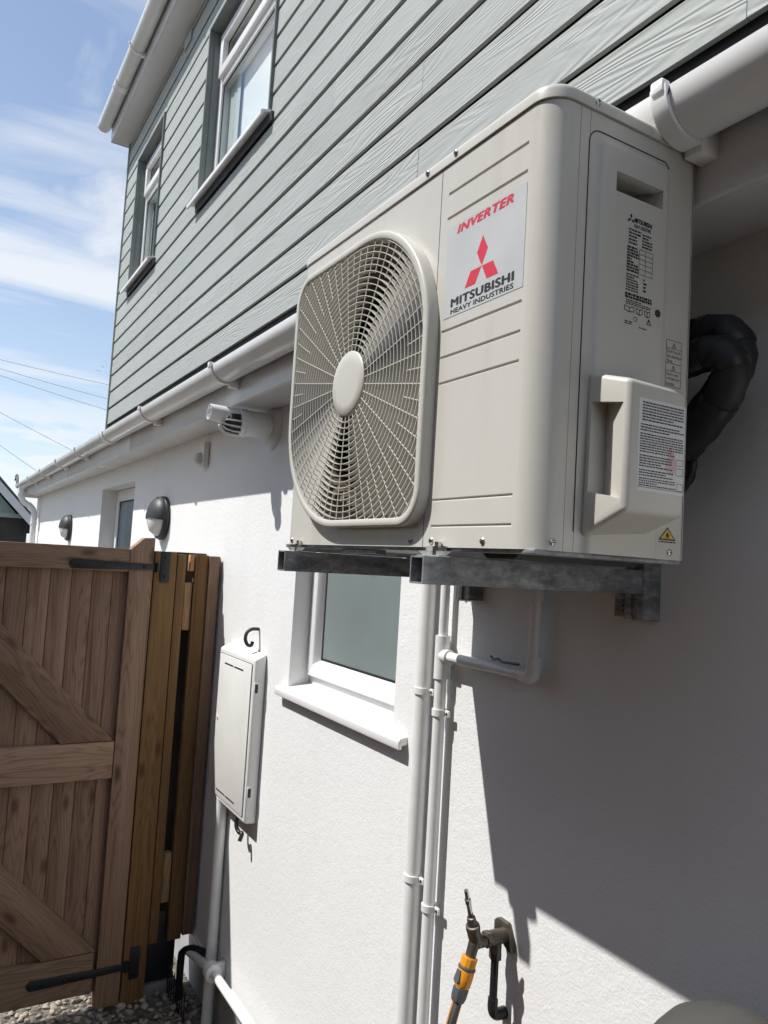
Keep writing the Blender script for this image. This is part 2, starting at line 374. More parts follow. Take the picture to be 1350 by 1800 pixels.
def lettering(txt, rect, plane, d, mat, parent, name='lettering', shear=0, weight=0.0, space=1.0, bold=0):
    """fit text to rect (u0,u1,v0,v1). plane 'front': u=x, v=z at y=d ; 'side': u=y, v=z at x=d"""
    me = text_mesh(txt, shear, weight, space)
    if bold:
        bm = bmesh.new()
        for k, (ox, oy) in enumerate(((-bold, 0), (0, -bold * .6), (0, bold * .6), (bold, 0))):
            n0 = len(bm.verts); bm.from_mesh(me); bm.verts.ensure_lookup_table()
            for v in bm.verts[n0:]: v.co.x += ox; v.co.y += oy; v.co.z = k * 1.0
        bm.to_mesh(me); bm.free()
    xs = [v.co.x for v in me.vertices]; ys = [v.co.y for v in me.vertices]
    x0, x1, y0, y1 = min(xs), max(xs), min(ys), max(ys); off = ORIGIN[parent.name]
    for v in me.vertices:
        u = rect[0] + (v.co.x - x0) / (x1 - x0) * (rect[1] - rect[0]); w = rect[2] + (v.co.y - y0) / (y1 - y0) * (rect[3] - rect[2])
        dd = v.co.z * .00004; v.co = Vector((u, d - dd, w) if plane == 'front' else (d + dd, u, w)) - off
    return finish(me, name, mat, parent, 0, None, off)

# ------------------------------------------------------------------ ground
g = MB().add([(-400, -400, GROUND), (400, -400, GROUND), (400, 400, GROUND), (-400, 400, GROUND)], [(0, 1, 2, 3)]).build('ground', 'gravel_bed', None, 0)
g['kind'] = 'structure'; g['label'] = 'gravel ground of the side passage'
st = MB(); ico = bmesh.new(); bmesh.ops.create_icosphere(ico, subdivisions=1, radius=1); ico.verts.index_update()
iv = [v.co.copy() for v in ico.verts]; jf = [[v.index for v in f.verts] for f in ico.faces]; ico.free()
for _ in range(5200):
    x = random.uniform(-4.2, -1.3); y = random.uniform(-1.6, -.02); r0 = random.uniform(.006, .016)
    rot = Matrix.Rotation(random.uniform(0, 6.28), 3, 'Z') @ Matrix.Rotation(random.uniform(-.6, .6), 3, 'X'); sc = Vector((random.uniform(.8, 1.5), random.uniform(.7, 1.1), random.uniform(.45, .8))) * r0
    st.add([rot @ Vector((p.x * sc.x, p.y * sc.y, p.z * sc.z)) * random.uniform(.9, 1.1) + Vector((x, y, GROUND + r0 * random.uniform(.1, .7))) for p in iv], jf)
o = st.build('gravel', 'pebble', None, 60, 'stuff'); o['label'] = 'loose beige gravel around the gate'; o['category'] = 'gravel'

# ------------------------------------------------------------------ house
X0, X1 = -9.89, 3.2            # lower wall
SY, SX0, SX1 = .08, -6.07, 2.6 # siding front plane
SOF = .557
house = thing('house', (-3.3, 1.5, GROUND), 'house with white rendered ground floor and sage green clad upper floor', 'house')
def wall_with_holes(x0, x1, z0, z1, y, holes, depth):
    xs = sorted({x0, x1} | {h[0] for h in holes} | {h[1] for h in holes}); zs = sorted({z0, z1} | {h[2] for h in holes} | {h[3] for h in holes})
    m = MB()
    for i in range(len(xs) - 1):
        for j in range(len(zs) - 1):
            cx, cz = (xs[i] + xs[i + 1]) / 2, (zs[j] + zs[j + 1]) / 2
            if any(h[0] < cx < h[1] and h[2] < cz < h[3] for h in holes): continue
            m.add([(xs[i], y, zs[j]), (xs[i + 1], y, zs[j]), (xs[i + 1], y, zs[j + 1]), (xs[i], y, zs[j + 1])], [(0, 1, 2, 3)])
    for h in holes:
        a, b_, c, d_ = h; yy = y + depth
        m.add([(a, y, c), (a, yy, c), (a, yy, d_), (a, y, d_)], [(0, 1, 2, 3)]); m.add([(b_, y, c), (b_, yy, c), (b_, yy, d_), (b_, y, d_)], [(0, 1, 2, 3)])
        m.add([(a, y, c), (b_, y, c), (b_, yy, c), (a, yy, c)], [(0, 1, 2, 3)]); m.add([(a, y, d_), (b_, y, d_), (b_, yy, d_), (a, yy, d_)], [(0, 1, 2, 3)])
    return m
LW = [(-1.776, -1.063, -.49, .42), (-5.56, -4.44, -.85, .425)]
w = wall_with_holes(X0, X1, -1.69, SOF + .05, 0, LW, .26)
w.add([(X0, 0, -1.69), (X0, 5, -1.69), (X0, 5, SOF + .05), (X0, 0, SOF + .05)], [(0, 1, 2, 3)]); w.add([(X1, 0, -1.69), (X1, 5, -1.69), (X1, 5, SOF + .05), (X1, 0, SOF + .05)], [(0, 1, 2, 3)])
w.add([(X0, 5, -1.69), (X1, 5, -1.69), (X1, 5, SOF + .05), (X0, 5, SOF + .05)], [(0, 1, 2, 3)])
wo = w.build('rendered_wall', 'white_render', house, 0); wo['label'] = 'white rendered ground floor wall'
B(X0 + .012, X1 - .012, .012, 5, GROUND - .1, -1.686).build('plinth', 'plinth_grey', house)
B(X0, X1, -.014, .02, -1.702, -1.686, bev=.004).build('bell_cast_bead', 'upvc_dull', house)
# rooms behind the panes
for (a, b_, c, d_) in LW[1:]:
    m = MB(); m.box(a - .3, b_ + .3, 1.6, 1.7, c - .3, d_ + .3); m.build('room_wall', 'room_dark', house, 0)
    B(a + .62, a + .78, .5, .6, c, d_ - .22).build('inner_post', 'upvc_dull', house)

# --- siding
EX, Z0 = .1437, 1.02
UW = [(-5.60, -4.795, 2.075, 3.16), (-3.72, -2.60, 2.075, 3.16)]
ROWS = 18; ZT = 3.535
joints = {0: [-3.01, -4.76], 1: [-1.235, -4.0], 2: [-4.76, -3.0], 3: [-1.235, -4.0], 4: [-3.0], 5: [-1.9, -4.6], 6: [-3.0], 7: [-1.235], 8: [-3.9], 9: [-1.9], 10: [-1.2]}
sh = wall_with_holes(SX0 + .02, SX1, .80, ZT + .3, SY + .032, [(a - .001, b_ + .001, c, d_) for a, b_, c, d_ in UW], .2)
sh.add([(SX0 + .02, SY + .028, .8), (SX0 + .02, 5, .8), (SX0 + .02, 5, ZT + .3), (SX0 + .02, SY + .028, ZT + .3)], [(0, 1, 2, 3)])
sh.build('sheathing', 'membrane_black', house, 0)
for i in range(ROWS):
    z0 = Z0 + i * EX; z1 = min(z0 + EX + .012, ZT)
    if z0 > ZT - .02: break
    cuts = [SX0 + .004] + sorted(joints.get(i, [random.choice((-2.2, -1.2, -4.3))])) + [.9 if i % 2 else -.1, SX1]
    cuts = sorted(set(cuts)); spans = [(cuts[k] + .0008, cuts[k + 1] - .0008) for k in range(len(cuts) - 1)]
    for (a, b_, c, d_) in UW:
        if z0 + EX * .5 > c - .02 and z0 + .03 < d_ + .01:
            ns = []
            for (p, q_) in spans:
                if q_ <= a - .012 or p >= b_ + .012: ns.append((p, q_)); continue
                if p < a - .012: ns.append((p, a - .012))
                if q_ > b_ + .012: ns.append((b_ + .012, q_))
            spans = ns
    for (p, q_) in spans:
        if q_ - p < .03: continue
        jz = random.uniform(-.0006, .0006); jy = random.uniform(-.0006, .0006)
        ze = min(z0 + EX - .0175, ZT)
        poly = [(SY + jy + .0012, z0 + jz), (SY + jy, z0 + jz + .0014), (SY + jy + .0028, ze + jz - .001), (SY + jy + .0040, ze + jz), (SY + jy + .0145, ze + jz), (SY + jy + .0125, z0 + jz)]
        m = MB().prism(poly, 'x', p, q_)
        m.build('siding_plank', 'sage_fibre_cement', house, 20)
# trims
B(SX0 - .004, SX0 + .012, SY - .012, SY + .03, .86, ZT, bev=.002).build('corner_trim', 'sage_fibre_cement', house)
B(SX0 - .004, SX0 + .018, SY + .03, SY + 4, .86, ZT).build('side_wall', 'sage_fibre_cement', house)
B(SX0, SX1, SY + .018, SY + .03, .86, Z0 + .01).build('vent_strip', 'membrane_black', house)
m = MB()
for k in range(160):
    x = -1.0 + k * .0225
    for zz in (.955, .971, .987): m.box(x + (.009 if zz == .971 else 0), x + .016 + (.009 if zz == .971 else 0), SY + .0145, SY + .0179, zz, zz + .006)
o = m.build('vent_mesh', 'foam_black', house, 0, 'stuff')
# --- upper windows
def casement(x0, x1, z0, z1, y, transom, name='window', glass='window_glass', fw=.062, top_vent=True, blinds=True, parent=house):
    wd = B(x0, x1, y, y + .065, z0, z0 + fw, bev=.005)
    wd.box(x0, x1, y, y + .065, z1 - fw, z1, bev=.005); wd.box(x0, x0 + fw, y, y + .065, z0 + fw - .004, z1 - fw + .004, bev=.005); wd.box(x1 - fw, x1, y, y + .065, z0 + fw - .004, z1 - fw + .004, bev=.005)
    if transom: wd.box(x0 + fw - .004, x1 - fw + .004, y, y + .065, transom, transom + .06, bev=.005)
    wo = wd.build(name, 'upvc_white', parent)
    lo = (z0 + fw, transom if transom else z1 - fw)
    panes = [(x0 + fw, x1 - fw, lo[0], lo[1])]
    if transom:
        a, b_, c, d_ = x0 + fw - .018, x1 - fw + .018, transom + .042, z1 - fw + .018; s = .055
        sa = B(a, b_, y - .022, y + .03, c, c + s, bev=.006); sa.box(a, b_, y - .022, y + .03, d_ - s, d_, bev=.006)
        sa.box(a, a + s, y - .022, y + .03, c + s - .006, d_ - s + .006, bev=.006); sa.box(b_ - s, b_, y - .022, y + .03, c + s - .006, d_ - s + .006, bev=.006)
        sa.build('sash', 'upvc_white', wo); panes.append((a + s, b_ - s, c + s, d_ - s))
    for (a, b_, c, d_) in (panes if glass else []):
        gk = B(a - .002, b_ + .002, y + .012, y + .016, c - .002, c + .008)
        gk.box(a - .002, b_ + .002, y + .012, y + .016, d_ - .008, d_ + .002); gk.box(a - .002, a + .008, y + .012, y + .016, c + .008, d_ - .008); gk.box(b_ - .008, b_ + .002, y + .012, y + .016, c + .008, d_ - .008)
        gk.build('gasket', 'gasket', wo)
        B(a, b_, y + .017, y + .023, c, d_).build('pane', glass, wo, 0)
    return wo
for k, (a, b_, c, d_) in enumerate(UW):
    y = SY + .066
    wo = casement(a + .004, b_ - .004, c + .03, d_ - .002, y, 2.80)
    wo['label'] = 'larger upper window nearer the unit' if k else 'narrower upper window near the house corner'
    # reveal trims
    tr = B(a - .012, a + .004, SY - .014, y + .07, c, d_ + .012, bev=.002); tr.box(a + .004, a + .012, SY + .02, y, c, d_, bev=.002)
    tr.box(b_ - .004, b_ + .012, SY - .014, y + .07, c, d_ + .012, bev=.002)
    tr.box(a - .011, b_ + .011, SY - .013, y + .069, d_ - .004, d_ + .0115, bev=.002)
    tr.build('reveal_trim', 'sage_trim', wo)
    tz = MB().prism([(SY - .055, c - .008), (SY - .05, c), (y + .01, c + .03), (y + .01, c + .012), (SY - .042, c - .012), (SY - .042, c - .03), (SY - .055, c - .03)], 'x', a - .075, b_ + .02, bev=.002)
    tz.build('sill', 'upvc_white', wo)
    fl = MB().prism([(SY - .014, c - .012), (SY + .05, c - .006), (SY + .02, c - .035), (SY - .004, c - .056), (SY - .010, c - .056)], 'x', a - .035, b_ + .05)
    fl.build('flashing', 'lead_flashing', wo)
    # curtain and roller blind in the room
    B(a + .02, b_ - .02, y + .072, y + .076, c, d_).build('blind', 'curtain_white', wo, 0)
    m = MB(); L = [[(a + t * .014, y + .055 + .003 * math.sin(t * 1.5), z) for t in range(20 if k else 9)] for z in (c, d_)]; m.loops(L, closed=False); m.build('curtain', 'curtain_green', wo)
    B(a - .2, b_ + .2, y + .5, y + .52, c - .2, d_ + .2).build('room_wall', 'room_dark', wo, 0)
# --- lower windows
a, b_, c, d_ = LW[0]
wo = casement(a + .002, b_ - .002, c + .016, d_ - .002, .078, None, glass=None, fw=.05); wo['label'] = 'small frosted ground floor window under the unit'
y = .062; s = .060; p, q_, e, f_ = a + .012, b_ - .03, c + .05, d_ - .04
sa = MB()
def bev_bar(m, P):  # bevelled sash bar profile (chamfered inner edge)
    m.bevelled(P, [(0, 1, 2, 3), (4, 7, 6, 5), (0, 4, 5, 1), (1, 5, 6, 2), (2, 6, 7, 3), (3, 7, 4, 0)], .004, 2)
bev_bar(sa, [(p, y, e), (q_, y, e), (q_ - s * .7, y, e + s * .7), (p + s * .7, y, e + s * .7), (p, y + .05, e), (q_, y + .05, e), (q_ - s, y + .03, e + s), (p + s, y + .03, e + s)])
bev_bar(sa, [(p, y, f_), (q_, y, f_), (q_ - s * .7, y, f_ - s * .7), (p + s * .7, y, f_ - s * .7), (p, y + .05, f_), (q_, y + .05, f_), (q_ - s, y + .03, f_ - s), (p + s, y + .03, f_ - s)])
bev_bar(sa, [(p, y, e), (p, y, f_), (p + s * .7, y, f_ - s * .7), (p + s * .7, y, e + s * .7), (p, y + .05, e), (p, y + .05, f_), (p + s, y + .03, f_ - s), (p + s, y + .03, e + s)])
bev_bar(sa, [(q_, y, e), (q_, y, f_), (q_ - s * .7, y, f_ - s * .7), (q_ - s * .7, y, e + s * .7), (q_, y + .05, e), (q_, y + .05, f_), (q_ - s, y + .03, f_ - s), (q_ - s, y + .03, e + s)])
sa.build('sash', 'upvc_white', wo)
gk = B(p + s - .001, q_ - s + .001, y + .026, y + .031, e + s - .001, e + s + .006); gk.box(p + s - .001, p + s + .007, y + .026, y + .031, e + s, f_ - s); gk.build('glazing_bead', 'gasket', wo)
B(p + s - .004, q_ - s + .004, y + .0275, y + .0325, e + s - .004, f_ - s + .004).build('pane', 'frosted_glass', wo, 0)
sl = MB().prism([(-.029, c - .005), (-.024, c + .003), (.10, c + .024), (.10, c - .012), (-.016, c - .018), (-.016, c - .028), (-.029, c - .028)], 'x', a - .055, b_ + .078, bev=.004)
sl.build('sill', 'upvc_white', wo)
a, b_, c, d_ = LW[1]
wo = casement(a + .004, b_ - .004, c, d_ - .004, .11, None, glass='dark_room_glass', fw=.085); wo['label'] = 'dark ground floor window beyond the wooden gate'

# --- lower eaves
B(X0 - .05, X1, -.158, 0.004, SOF, SOF + .012).build('soffit', 'soffit_white', house)
fx = [X0 - .05, -6.3, -3.9, -1.0, X1]
for k in range(4): B(fx[k] + .001, fx[k + 1] - .001, -.172, -.158, SOF - .008, SOF + .165, bev=.004, seg=3).build('fascia_board', 'soffit_white', house)
B(X0 - .052, X0 - .046, -.16, .3, SOF - .01, SOF + .22).build('barge_end', 'soffit_white', house)
RS = math.tan(R(37.6)); ry0, rz0 = -.20, .70
rf = MB().add([(X0 - .05, -.16, rz0 + .02), (SX0 + .02, -.16, rz0 + .02), (SX0 + .02, 3.0, rz0 + .02 + 3.16 * RS), (X0 - .05, 3.0, rz0 + .02 + 3.16 * RS)], [(0, 1, 2, 3)])
rf.add([(SX0 + .02, -.16, rz0 + .02), (X1, -.16, rz0 + .02), (X1, SY + .03, rz0 + .02 + (SY + .19) * RS), (SX0 + .02, SY + .03, rz0 + .02 + (SY + .19) * RS)], [(0, 1, 2, 3)])
ro = rf.build('roof', 'roof_tile_dark', house, 0)
for k in range(13):
    x = X0 - .05 + k * .302
    for row in range(3):
        y0 = ry0 + row * .27; z0 = rz0 + .022 + (y0 + .16) * RS + random.uniform(-.002, .004); dz = .3 * RS
        MB().add([(x, y0, z0), (x + .299, y0, z0), (x + .299, y0 + .3, z0 + dz), (x, y0 + .3, z0 + dz), (x, y0 + .004, z0 + .018), (x + .299, y0 + .004, z0 + .018), (x + .299, y0 + .3, z0 + dz + .018), (x, y0 + .3, z0 + dz + .018)],
                 [(0, 1, 2, 3), (4, 5, 6, 7), (0, 1, 5, 4), (2, 3, 7, 6), (1, 2, 6, 5), (0, 3, 7, 4)]).build('roof_tile', 'roof_tile_dark', ro, 0)
# --- upper eaves
UZ = 3.515
B(SX0 - .06, SX1, -.062, SY + .02, UZ, UZ + .012).build('soffit', 'soffit_white', house)
B(SX0 - .06, SX1, -.075, -.062, UZ - .008, UZ + .17, bev=.003).build('fascia_board', 'soffit_white', house)
B(SX0 - .066, SX0 - .06, -.07, SY + 1, UZ - .006, UZ + .2).build('barge_end', 'soffit_white', house)
MB().prism([(-.11, UZ + .185), (3.0, UZ + .6), (3.0, UZ + .63), (-.11, UZ + .205)], 'x', SX0 - .1, SX1).build('roof', 'roof_tile_dark', house, 0)
vt = B(-4.36, -4.20, SY - .012, SY + .01, 3.385, 3.465, bev=.003); vt.build('vent_cover', 'sage_fibre_cement', house)

# --- gutters (half round)
def gutter(name, x0, x1, yc, ztop, r, brackets, unions, label, stop_left=True):
    t = thing(name, ((x0 + x1) / 2, yc, ztop - r), label, 'gutter')
    def halfloop(rr, x): return [(x, yc + rr * math.cos(a), ztop + rr * .96 * math.sin(a)) for a in [math.pi + math.pi * k / 22 for k in range(23)]]
    def shell(ro_, ri, xa, xb, lip=True):
        m = MB(); lo = []
        for x in (xa, xb):
            L = halfloop(ro_, x); 
            if lip: L = [(x, yc - ro_ + .007, ztop + .004), (x, yc - ro_ + .0, ztop + .005)] + L + [(x, yc + ro_, ztop + .004)]
            Lin = [(x, yc + (py - yc) * ri / ro_, min(ztop + .004, ztop + (pz - ztop) * ri / ro_)) for (_, py, pz) in reversed(L)]
            lo.append(L + Lin)
        return m.loops(lo, True, True, True)
    edges = [x0] + sorted(unions) + [x1]
    for k in range(len(edges) - 1): shell(r, r - .003, edges[k] + .001, edges[k + 1] - .001).build('channel', 'upvc_dull', t, 40)
    for u in unions:
        m = shell(r + .0035, r + .0008, u - .055, u + .055); m.build('union', 'upvc_white', t, 40)
        for d in (-.045, .045): shell(r + .007, r + .003, u + d - .008, u + d + .008).build('union_clip', 'upvc_white', t, 40)
    for b_ in brackets:
        m = shell(r + .008, r + .0008, b_ - .014, b_ + .014)
        m.box(b_ - .016, b_ + .016, yc + r * .3, yc + r + .004, ztop - r * 1.25, ztop - r * .55, bev=.003)
        m.box(b_ - .011, b_ + .011, yc - r - .012, yc - r + .006, ztop - .006, ztop + .014, bev=.003)
        m.build('bracket', 'upvc_white', t, 40)
    if stop_left:
        m = MB(); L = [[(x, yc + (r + e_) * math.cos(a), ztop + .006 + (r + e_) * math.sin(a)) for a in [math.pi + math.pi * k / 22 for k in range(23)]] for x, e_ in ((x0 - .012, .003), (x0 + .03, .004))]
        m.loops(L, True, True, True).build('stop_end', 'upvc_white', t, 40)
    return t
gutter('rain_gutter', -9.72, X1, -.228, .676, .056, [.02, -1.02, -2.04, -3.17, -5.2, -6.2, -7.3, -8.35, 1.05, 2.1], [-4.2, -9.35], 'long white half round gutter above the white wall, running behind the unit')
gutter('rain_gutter', SX0 - .10, SX1, -.132, 3.655, .056, [-4.9, -4.0, -3.1, -2.2, -1.2, -.2, .8], [-5.45], 'white half round gutter at the top eaves above the green cladding')
# downpipe
dp = thing('downpipe', (-9.55, -.06, GROUND), 'white round downpipe at the far end of the white wall', 'downpipe')
MB().tube(smooth_path([(-9.55, -.228, .62), (-9.55, -.228, .55), (-9.55, -.19, .47), (-9.55, -.11, .42), (-9.55, -.065, .35), (-9.55, -.06, .25)], 5), .036, 14).build('swan_neck', 'upvc_white', dp)
MB().tube([(-9.55, -.06, .26), (-9.55, -.06, GROUND + .03)], .034, 16).build('pipe', 'upvc_white', dp)
MB().lathe([(0, .045), (.07, .045)], (-9.55, -.228, .56), (0, 0, 1), 20).build('outlet', 'upvc_white', dp)
for z in (.2, -.9): MB().lathe([(0, .04), (.03, .04)], (-9.55, -.06, z), (0, 0, 1), 20).build('clip', 'upvc_white', dp)
o = MB().tube(smooth_path([(-9.86, -.25, .66), (-9.92, -.25, .74), (-9.98, -.25, .80), (-10.05, -.25, .825), (-10.10, -.25, .80), (-10.08, -.25, .77)], 5), [.016] * 25 + [.024], 8).build('hooked_rod', 'iron_black'); tag(o, 'small dark hooked rod sticking up past the far gutter end', 'hook')

# ------------------------------------------------------------------ heat pump outdoor unit
UX0, UF, UB, UH, LZ = -.806, -.47, -.18, .64, .618
CR = .038
unit = thing('heat_pump_unit', (-.4, -.325, 0), 'beige heat pump outdoor unit with round fan grille, mounted on the white wall', 'heat pump')
def foot_path(off=0, close=True, a0=None):
    """outline of the cabinet from the left rear, round the front, to the right rear (x,y)"""
    r = CR + off; pts = [(UX0 - off, UB + off)]
    pts += arc((UX0 + CR, UF + CR), r, math.pi, 1.5 * math.pi, 8) + arc((-CR, UF + CR), r, 1.5 * math.pi, 2 * math.pi, 10)
    return pts + [(off, UB + off)]
def strip(path, z0, z1, t=.0015):
    """a bent sheet: path (x,y) offset inward by t"""
    P = [Vector((p[0], p[1])) for p in path]; inn = []
    for i, p in enumerate(P):
        d = (P[min(i + 1, len(P) - 1)] - P[max(i - 1, 0)]).normalized(); inn.append(p + Vector((-d.y, d.x)) * t)
    ring = [(p.x, p.y) for p in P] + [(p.x, p.y) for p in reversed(inn)]
    return MB().loops([[(x, y, z0) for x, y in ring], [(x, y, z1) for x, y in ring]], True, True, True)
# dark inner body (seen only in the seams)
B(UX0 + .03, UX0 + .034, UF + .04, UB - .01, .01, LZ).build('liner', 'unit_dark', unit, 0)
ib = MB().box(-.245, -.07, UF + .012, UB - .008, .012, LZ - .004); ib.build('compressor_bay', 'unit_dark', unit, 0)
# left side + rear
B(UX0, UX0 + .002, UF + CR, UB, .002, LZ).build('end_panel', 'unit_paint', unit, 0)
B(UX0, 0, UB - .003, UB, .002, LZ).build('back_panel', 'unit_paint', unit, 0)
# --- fan panel with leaf shaped opening
GC = (-.511, .305); GHX, GHZ = .266, .272
def leaf(inset, n=16):
    hx, hz = GHX - inset, GHZ - inset
    rb = max(.235 - inset, .02); rs_ = max(.062 - inset * .8, .015); cx, cz = GC
    pts = arc((cx + hx - rb, cz + hz - rb), rb, 0, math.pi / 2, n)            # top right, wide
    pts += arc((cx - hx + rs_, cz + hz - rs_), rs_, math.pi / 2, math.pi, n)   # top left, tight
    pts += arc((cx - hx + rb, cz - hz + rb), rb, math.pi, 1.5 * math.pi, n)   # bottom left, wide
    pts += arc((cx + hx - rs_, cz - hz + rs_), rs_, 1.5 * math.pi, 2 * math.pi, n)
    return pts
inner = leaf(.012); fx0, fx1, fz0, fz1 = UX0 + CR, -.2588, .002, LZ - .001
def to_rect(p):
    dx_, dz_ = p[0] - GC[0], p[1] - GC[1]
    t = min(((fx1 if dx_ > 0 else fx0) - GC[0]) / dx_ if abs(dx_) > 1e-9 else 1e9, ((fz1 if dz_ > 0 else fz0) - GC[1]) / dz_ if abs(dz_) > 1e-9 else 1e9)
    return (GC[0] + dx_ * t, GC[1] + dz_ * t)
rect = [to_rect(p) for p in inner]
for cxy in ((fx0, fz0), (fx1, fz0), (fx0, fz1), (fx1, fz1)):
    k = min(range(len(rect)), key=lambda i: (rect[i][0] - cxy[0]) ** 2 + (rect[i][1] - cxy[1]) ** 2); rect[k] = cxy
fp = MB().loops([[(x, UF, z) for x, z in rect], [(x, UF, z) for x, z in inner], [(x, UF + .012, z) for x, z in inner]])
cp = arc((UX0 + CR, UF + CR), CR, math.pi, 1.5 * math.pi, 8); fp.loops([[(x, y, fz0) for x, y in cp], [(x, y, fz1) for x, y in cp]], False)
fp.build('fan_panel', 'unit_paint', unit, 30)
# fan chamber
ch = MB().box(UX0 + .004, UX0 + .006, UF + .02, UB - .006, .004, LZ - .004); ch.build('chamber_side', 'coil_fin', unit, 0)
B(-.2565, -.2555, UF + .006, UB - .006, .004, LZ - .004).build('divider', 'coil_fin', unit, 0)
B(UX0 + .003, -.258, UF + .02, UB - .006, .0, .003).build('chamber_floor', 'unit_dark', unit, 0)
ck = MB().box(UX0 + .006, -.258, UB - .02, UB - .008, .004, LZ - .004)
for k in range(90): x = UX0 + .01 + k * .006; ck.box(x, x + .0012, UB - .035, UB - .02, .01, LZ - .01)
ck.build('coil', 'coil_fin', unit, 0, 'stuff')
bell = MB(); L = []
for d_, r_ in ((.006, .262), (.012, .25), (.03, .243), (.07, .241), (.09, .244)): L.append([(GC[0] + r_ * math.cos(a), UF + d_, GC[1] + r_ * math.sin(a)) for a in [2 * math.pi * k / 64 for k in range(64)]])
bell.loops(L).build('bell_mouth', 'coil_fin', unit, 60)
fan = MB().lathe([(0, .055), (.05, .06), (.075, .06)], (GC[0], UF + .045, GC[1]), (0, 1, 0), 32).build('fan', 'fan_plastic', unit)
for k in range(3):
    m = MB(); L = []
    for j in range(9):
        r_ = .056 + j * .0222; row = []
        for i in range(9):
            t = i / 8 - .5; a = k * 2.0944 + .5 + t * (1.35 + .25 * math.sin(j * .4)) + j * .05
            row.append((GC[0] + r_ * math.cos(a), UF + .075 - t * .06, GC[1] + r_ * math.sin(a)))
        L.append(row)
    m.loops(L, closed=False); m.loops([[(p[0], p[1] + .003, p[2]) for p in row] for row in L], closed=False)
    m.build('blade', 'fan_plastic', fan, 60)
# --- fan guard
GF = UF - .022
gd = MB(); 
LP = [(0.0, UF - .0005), (.0005, GF + .005), (.0018, GF + .0015), (.0042, GF), (.0135, GF), (.0150, GF + .0012), (.0158, GF + .015), (.0195, GF + .017)]
gd.loops([[(x, y, z) for x, z in leaf(i_)] for i_, y in LP])
guard = gd.build('fan_guard', 'unit_plastic', unit, 40)
def inside(x, z, m=.0155):
    hx, hz = GHX - m, GHZ - m; dx_, dz_ = x - GC[0], z - GC[1]
    if abs(dx_) > hx or abs(dz_) > hz: return False
    big = (dx_ > 0) == (dz_ > 0); rr = max(.235 - m, .02) if big else max(.062 - m * .8, .015)
    ex, ez = abs(dx_) - (hx - rr), abs(dz_) - (hz - rr)
    return not (ex > 0 and ez > 0 and ex * ex + ez * ez > rr * rr)
HR = .0615; PITCH = .0113; k = 1
while True:
    r_ = HR + k * PITCH; k += 1
    N = 180; ok = [inside(GC[0] + r_ * math.cos(2 * math.pi * i / N), GC[1] + r_ * math.sin(2 * math.pi * i / N)) for i in range(N)]
    if not any(ok): break
    m = MB(); t = .0006
    def cs(a): return [(GC[0] + (r_ - t) * math.cos(a), GF + .0025, GC[1] + (r_ - t) * math.sin(a)), (GC[0] + (r_ + t) * math.cos(a), GF + .0025, GC[1] + (r_ + t) * math.sin(a)), (GC[0] + (r_ + t * .7) * math.cos(a), GF + .0155, GC[1] + (r_ + t * .7) * math.sin(a)), (GC[0] + (r_ - t * .7) * math.cos(a), GF + .0155, GC[1] + (r_ - t * .7) * math.sin(a))]
    if all(ok):
        L = [cs(2 * math.pi * i / N) for i in range(N)]; L.append(L[0]); m.loops(L); m.build('ring', 'unit_plastic', guard, 40)
    else:
        s0 = next(i for i in range(N) if not ok[i]); run = []
        for i in range(s0, s0 + N + 1):
            if ok[i % N]: run.append(i)
            elif run:
                run = [run[0] - .7] + run + [run[-1] + .7]
                MB().loops([cs(2 * math.pi * j / N) for j in run], True, True, True).build('ring', 'unit_plastic', guard, 40); run = []
NS = 30
for i in range(NS * 2):
    a = 2 * math.pi * (i + .35) / (NS * 2); r0 = HR - .002 if i % 2 == 0 else .205
    r1 = r0
    while inside(GC[0] + (r1 + .002) * math.cos(a), GC[1] + (r1 + .002) * math.sin(a), .0152): r1 += .002
    if r1 - r0 < .015: continue
    MB().tube([(GC[0] + q_ * math.cos(a), GF + .0042, GC[1] + q_ * math.sin(a)) for q_ in (r0, r1 + .003)], .0012, 6).build('spoke', 'unit_plastic', guard, 60)
MB().lathe([(0.012, HR - .001), (.002, HR), (0, HR - .002), (-.0012, HR - .02), (-.0016, .001)], (GC[0], GF, GC[1]), (0, 1, 0), 48).build('hub_cap', 'unit_plastic', guard, 50)
# --- right front panel with grooves
gz = [(.566, .571), (.525, .530), (.340, .345), (.298, .303), (.2565, .2615), (.0725, .0775), (.032, .037)]
m = MB(); xa, xb, gx0, gx1 = -.2572, -CR, -.238, -.0465
zs = sorted([.002, LZ - .001] + [v for g_ in gz for v in g_]); xs = [xa, gx0, gx1, xb]
for j in range(len(zs) - 1):
    for i in range(3):
        a, b_, c, d_ = xs[i], xs[i + 1], zs[j], zs[j + 1]
        if i == 1 and any(abs(c - g_[0]) < 1e-6 for g_ in gz):
            zm = c + (d_ - c) * .55; D = UF + .0032
            m.add([(a, UF, c), (b_, UF, c), (b_ - .003, D, zm), (a + .003, D, zm), (b_, UF, d_), (a, UF, d_)], [(0, 1, 2, 3), (3, 2, 4, 5), (0, 3, 5), (1, 4, 2)])
        else: m.add([(a, UF, c), (b_, UF, c), (b_, UF, d_), (a, UF, d_)], [(0, 1, 2, 3)])
cp = arc((-CR, UF + CR), CR, 1.5 * math.pi, 2 * math.pi, 12) + [(0, -.4195)]
m.loops([[(x, y, .002) for x, y in cp], [(x, y, LZ - .001) for x, y in cp]], False)
o = m.build('service_panel', 'unit_paint', unit, 30)
B(-.2584, -.2576, UF + .0018, UF + .01, .002, LZ - .001).build('panel_seam', 'gasket', unit, 0)
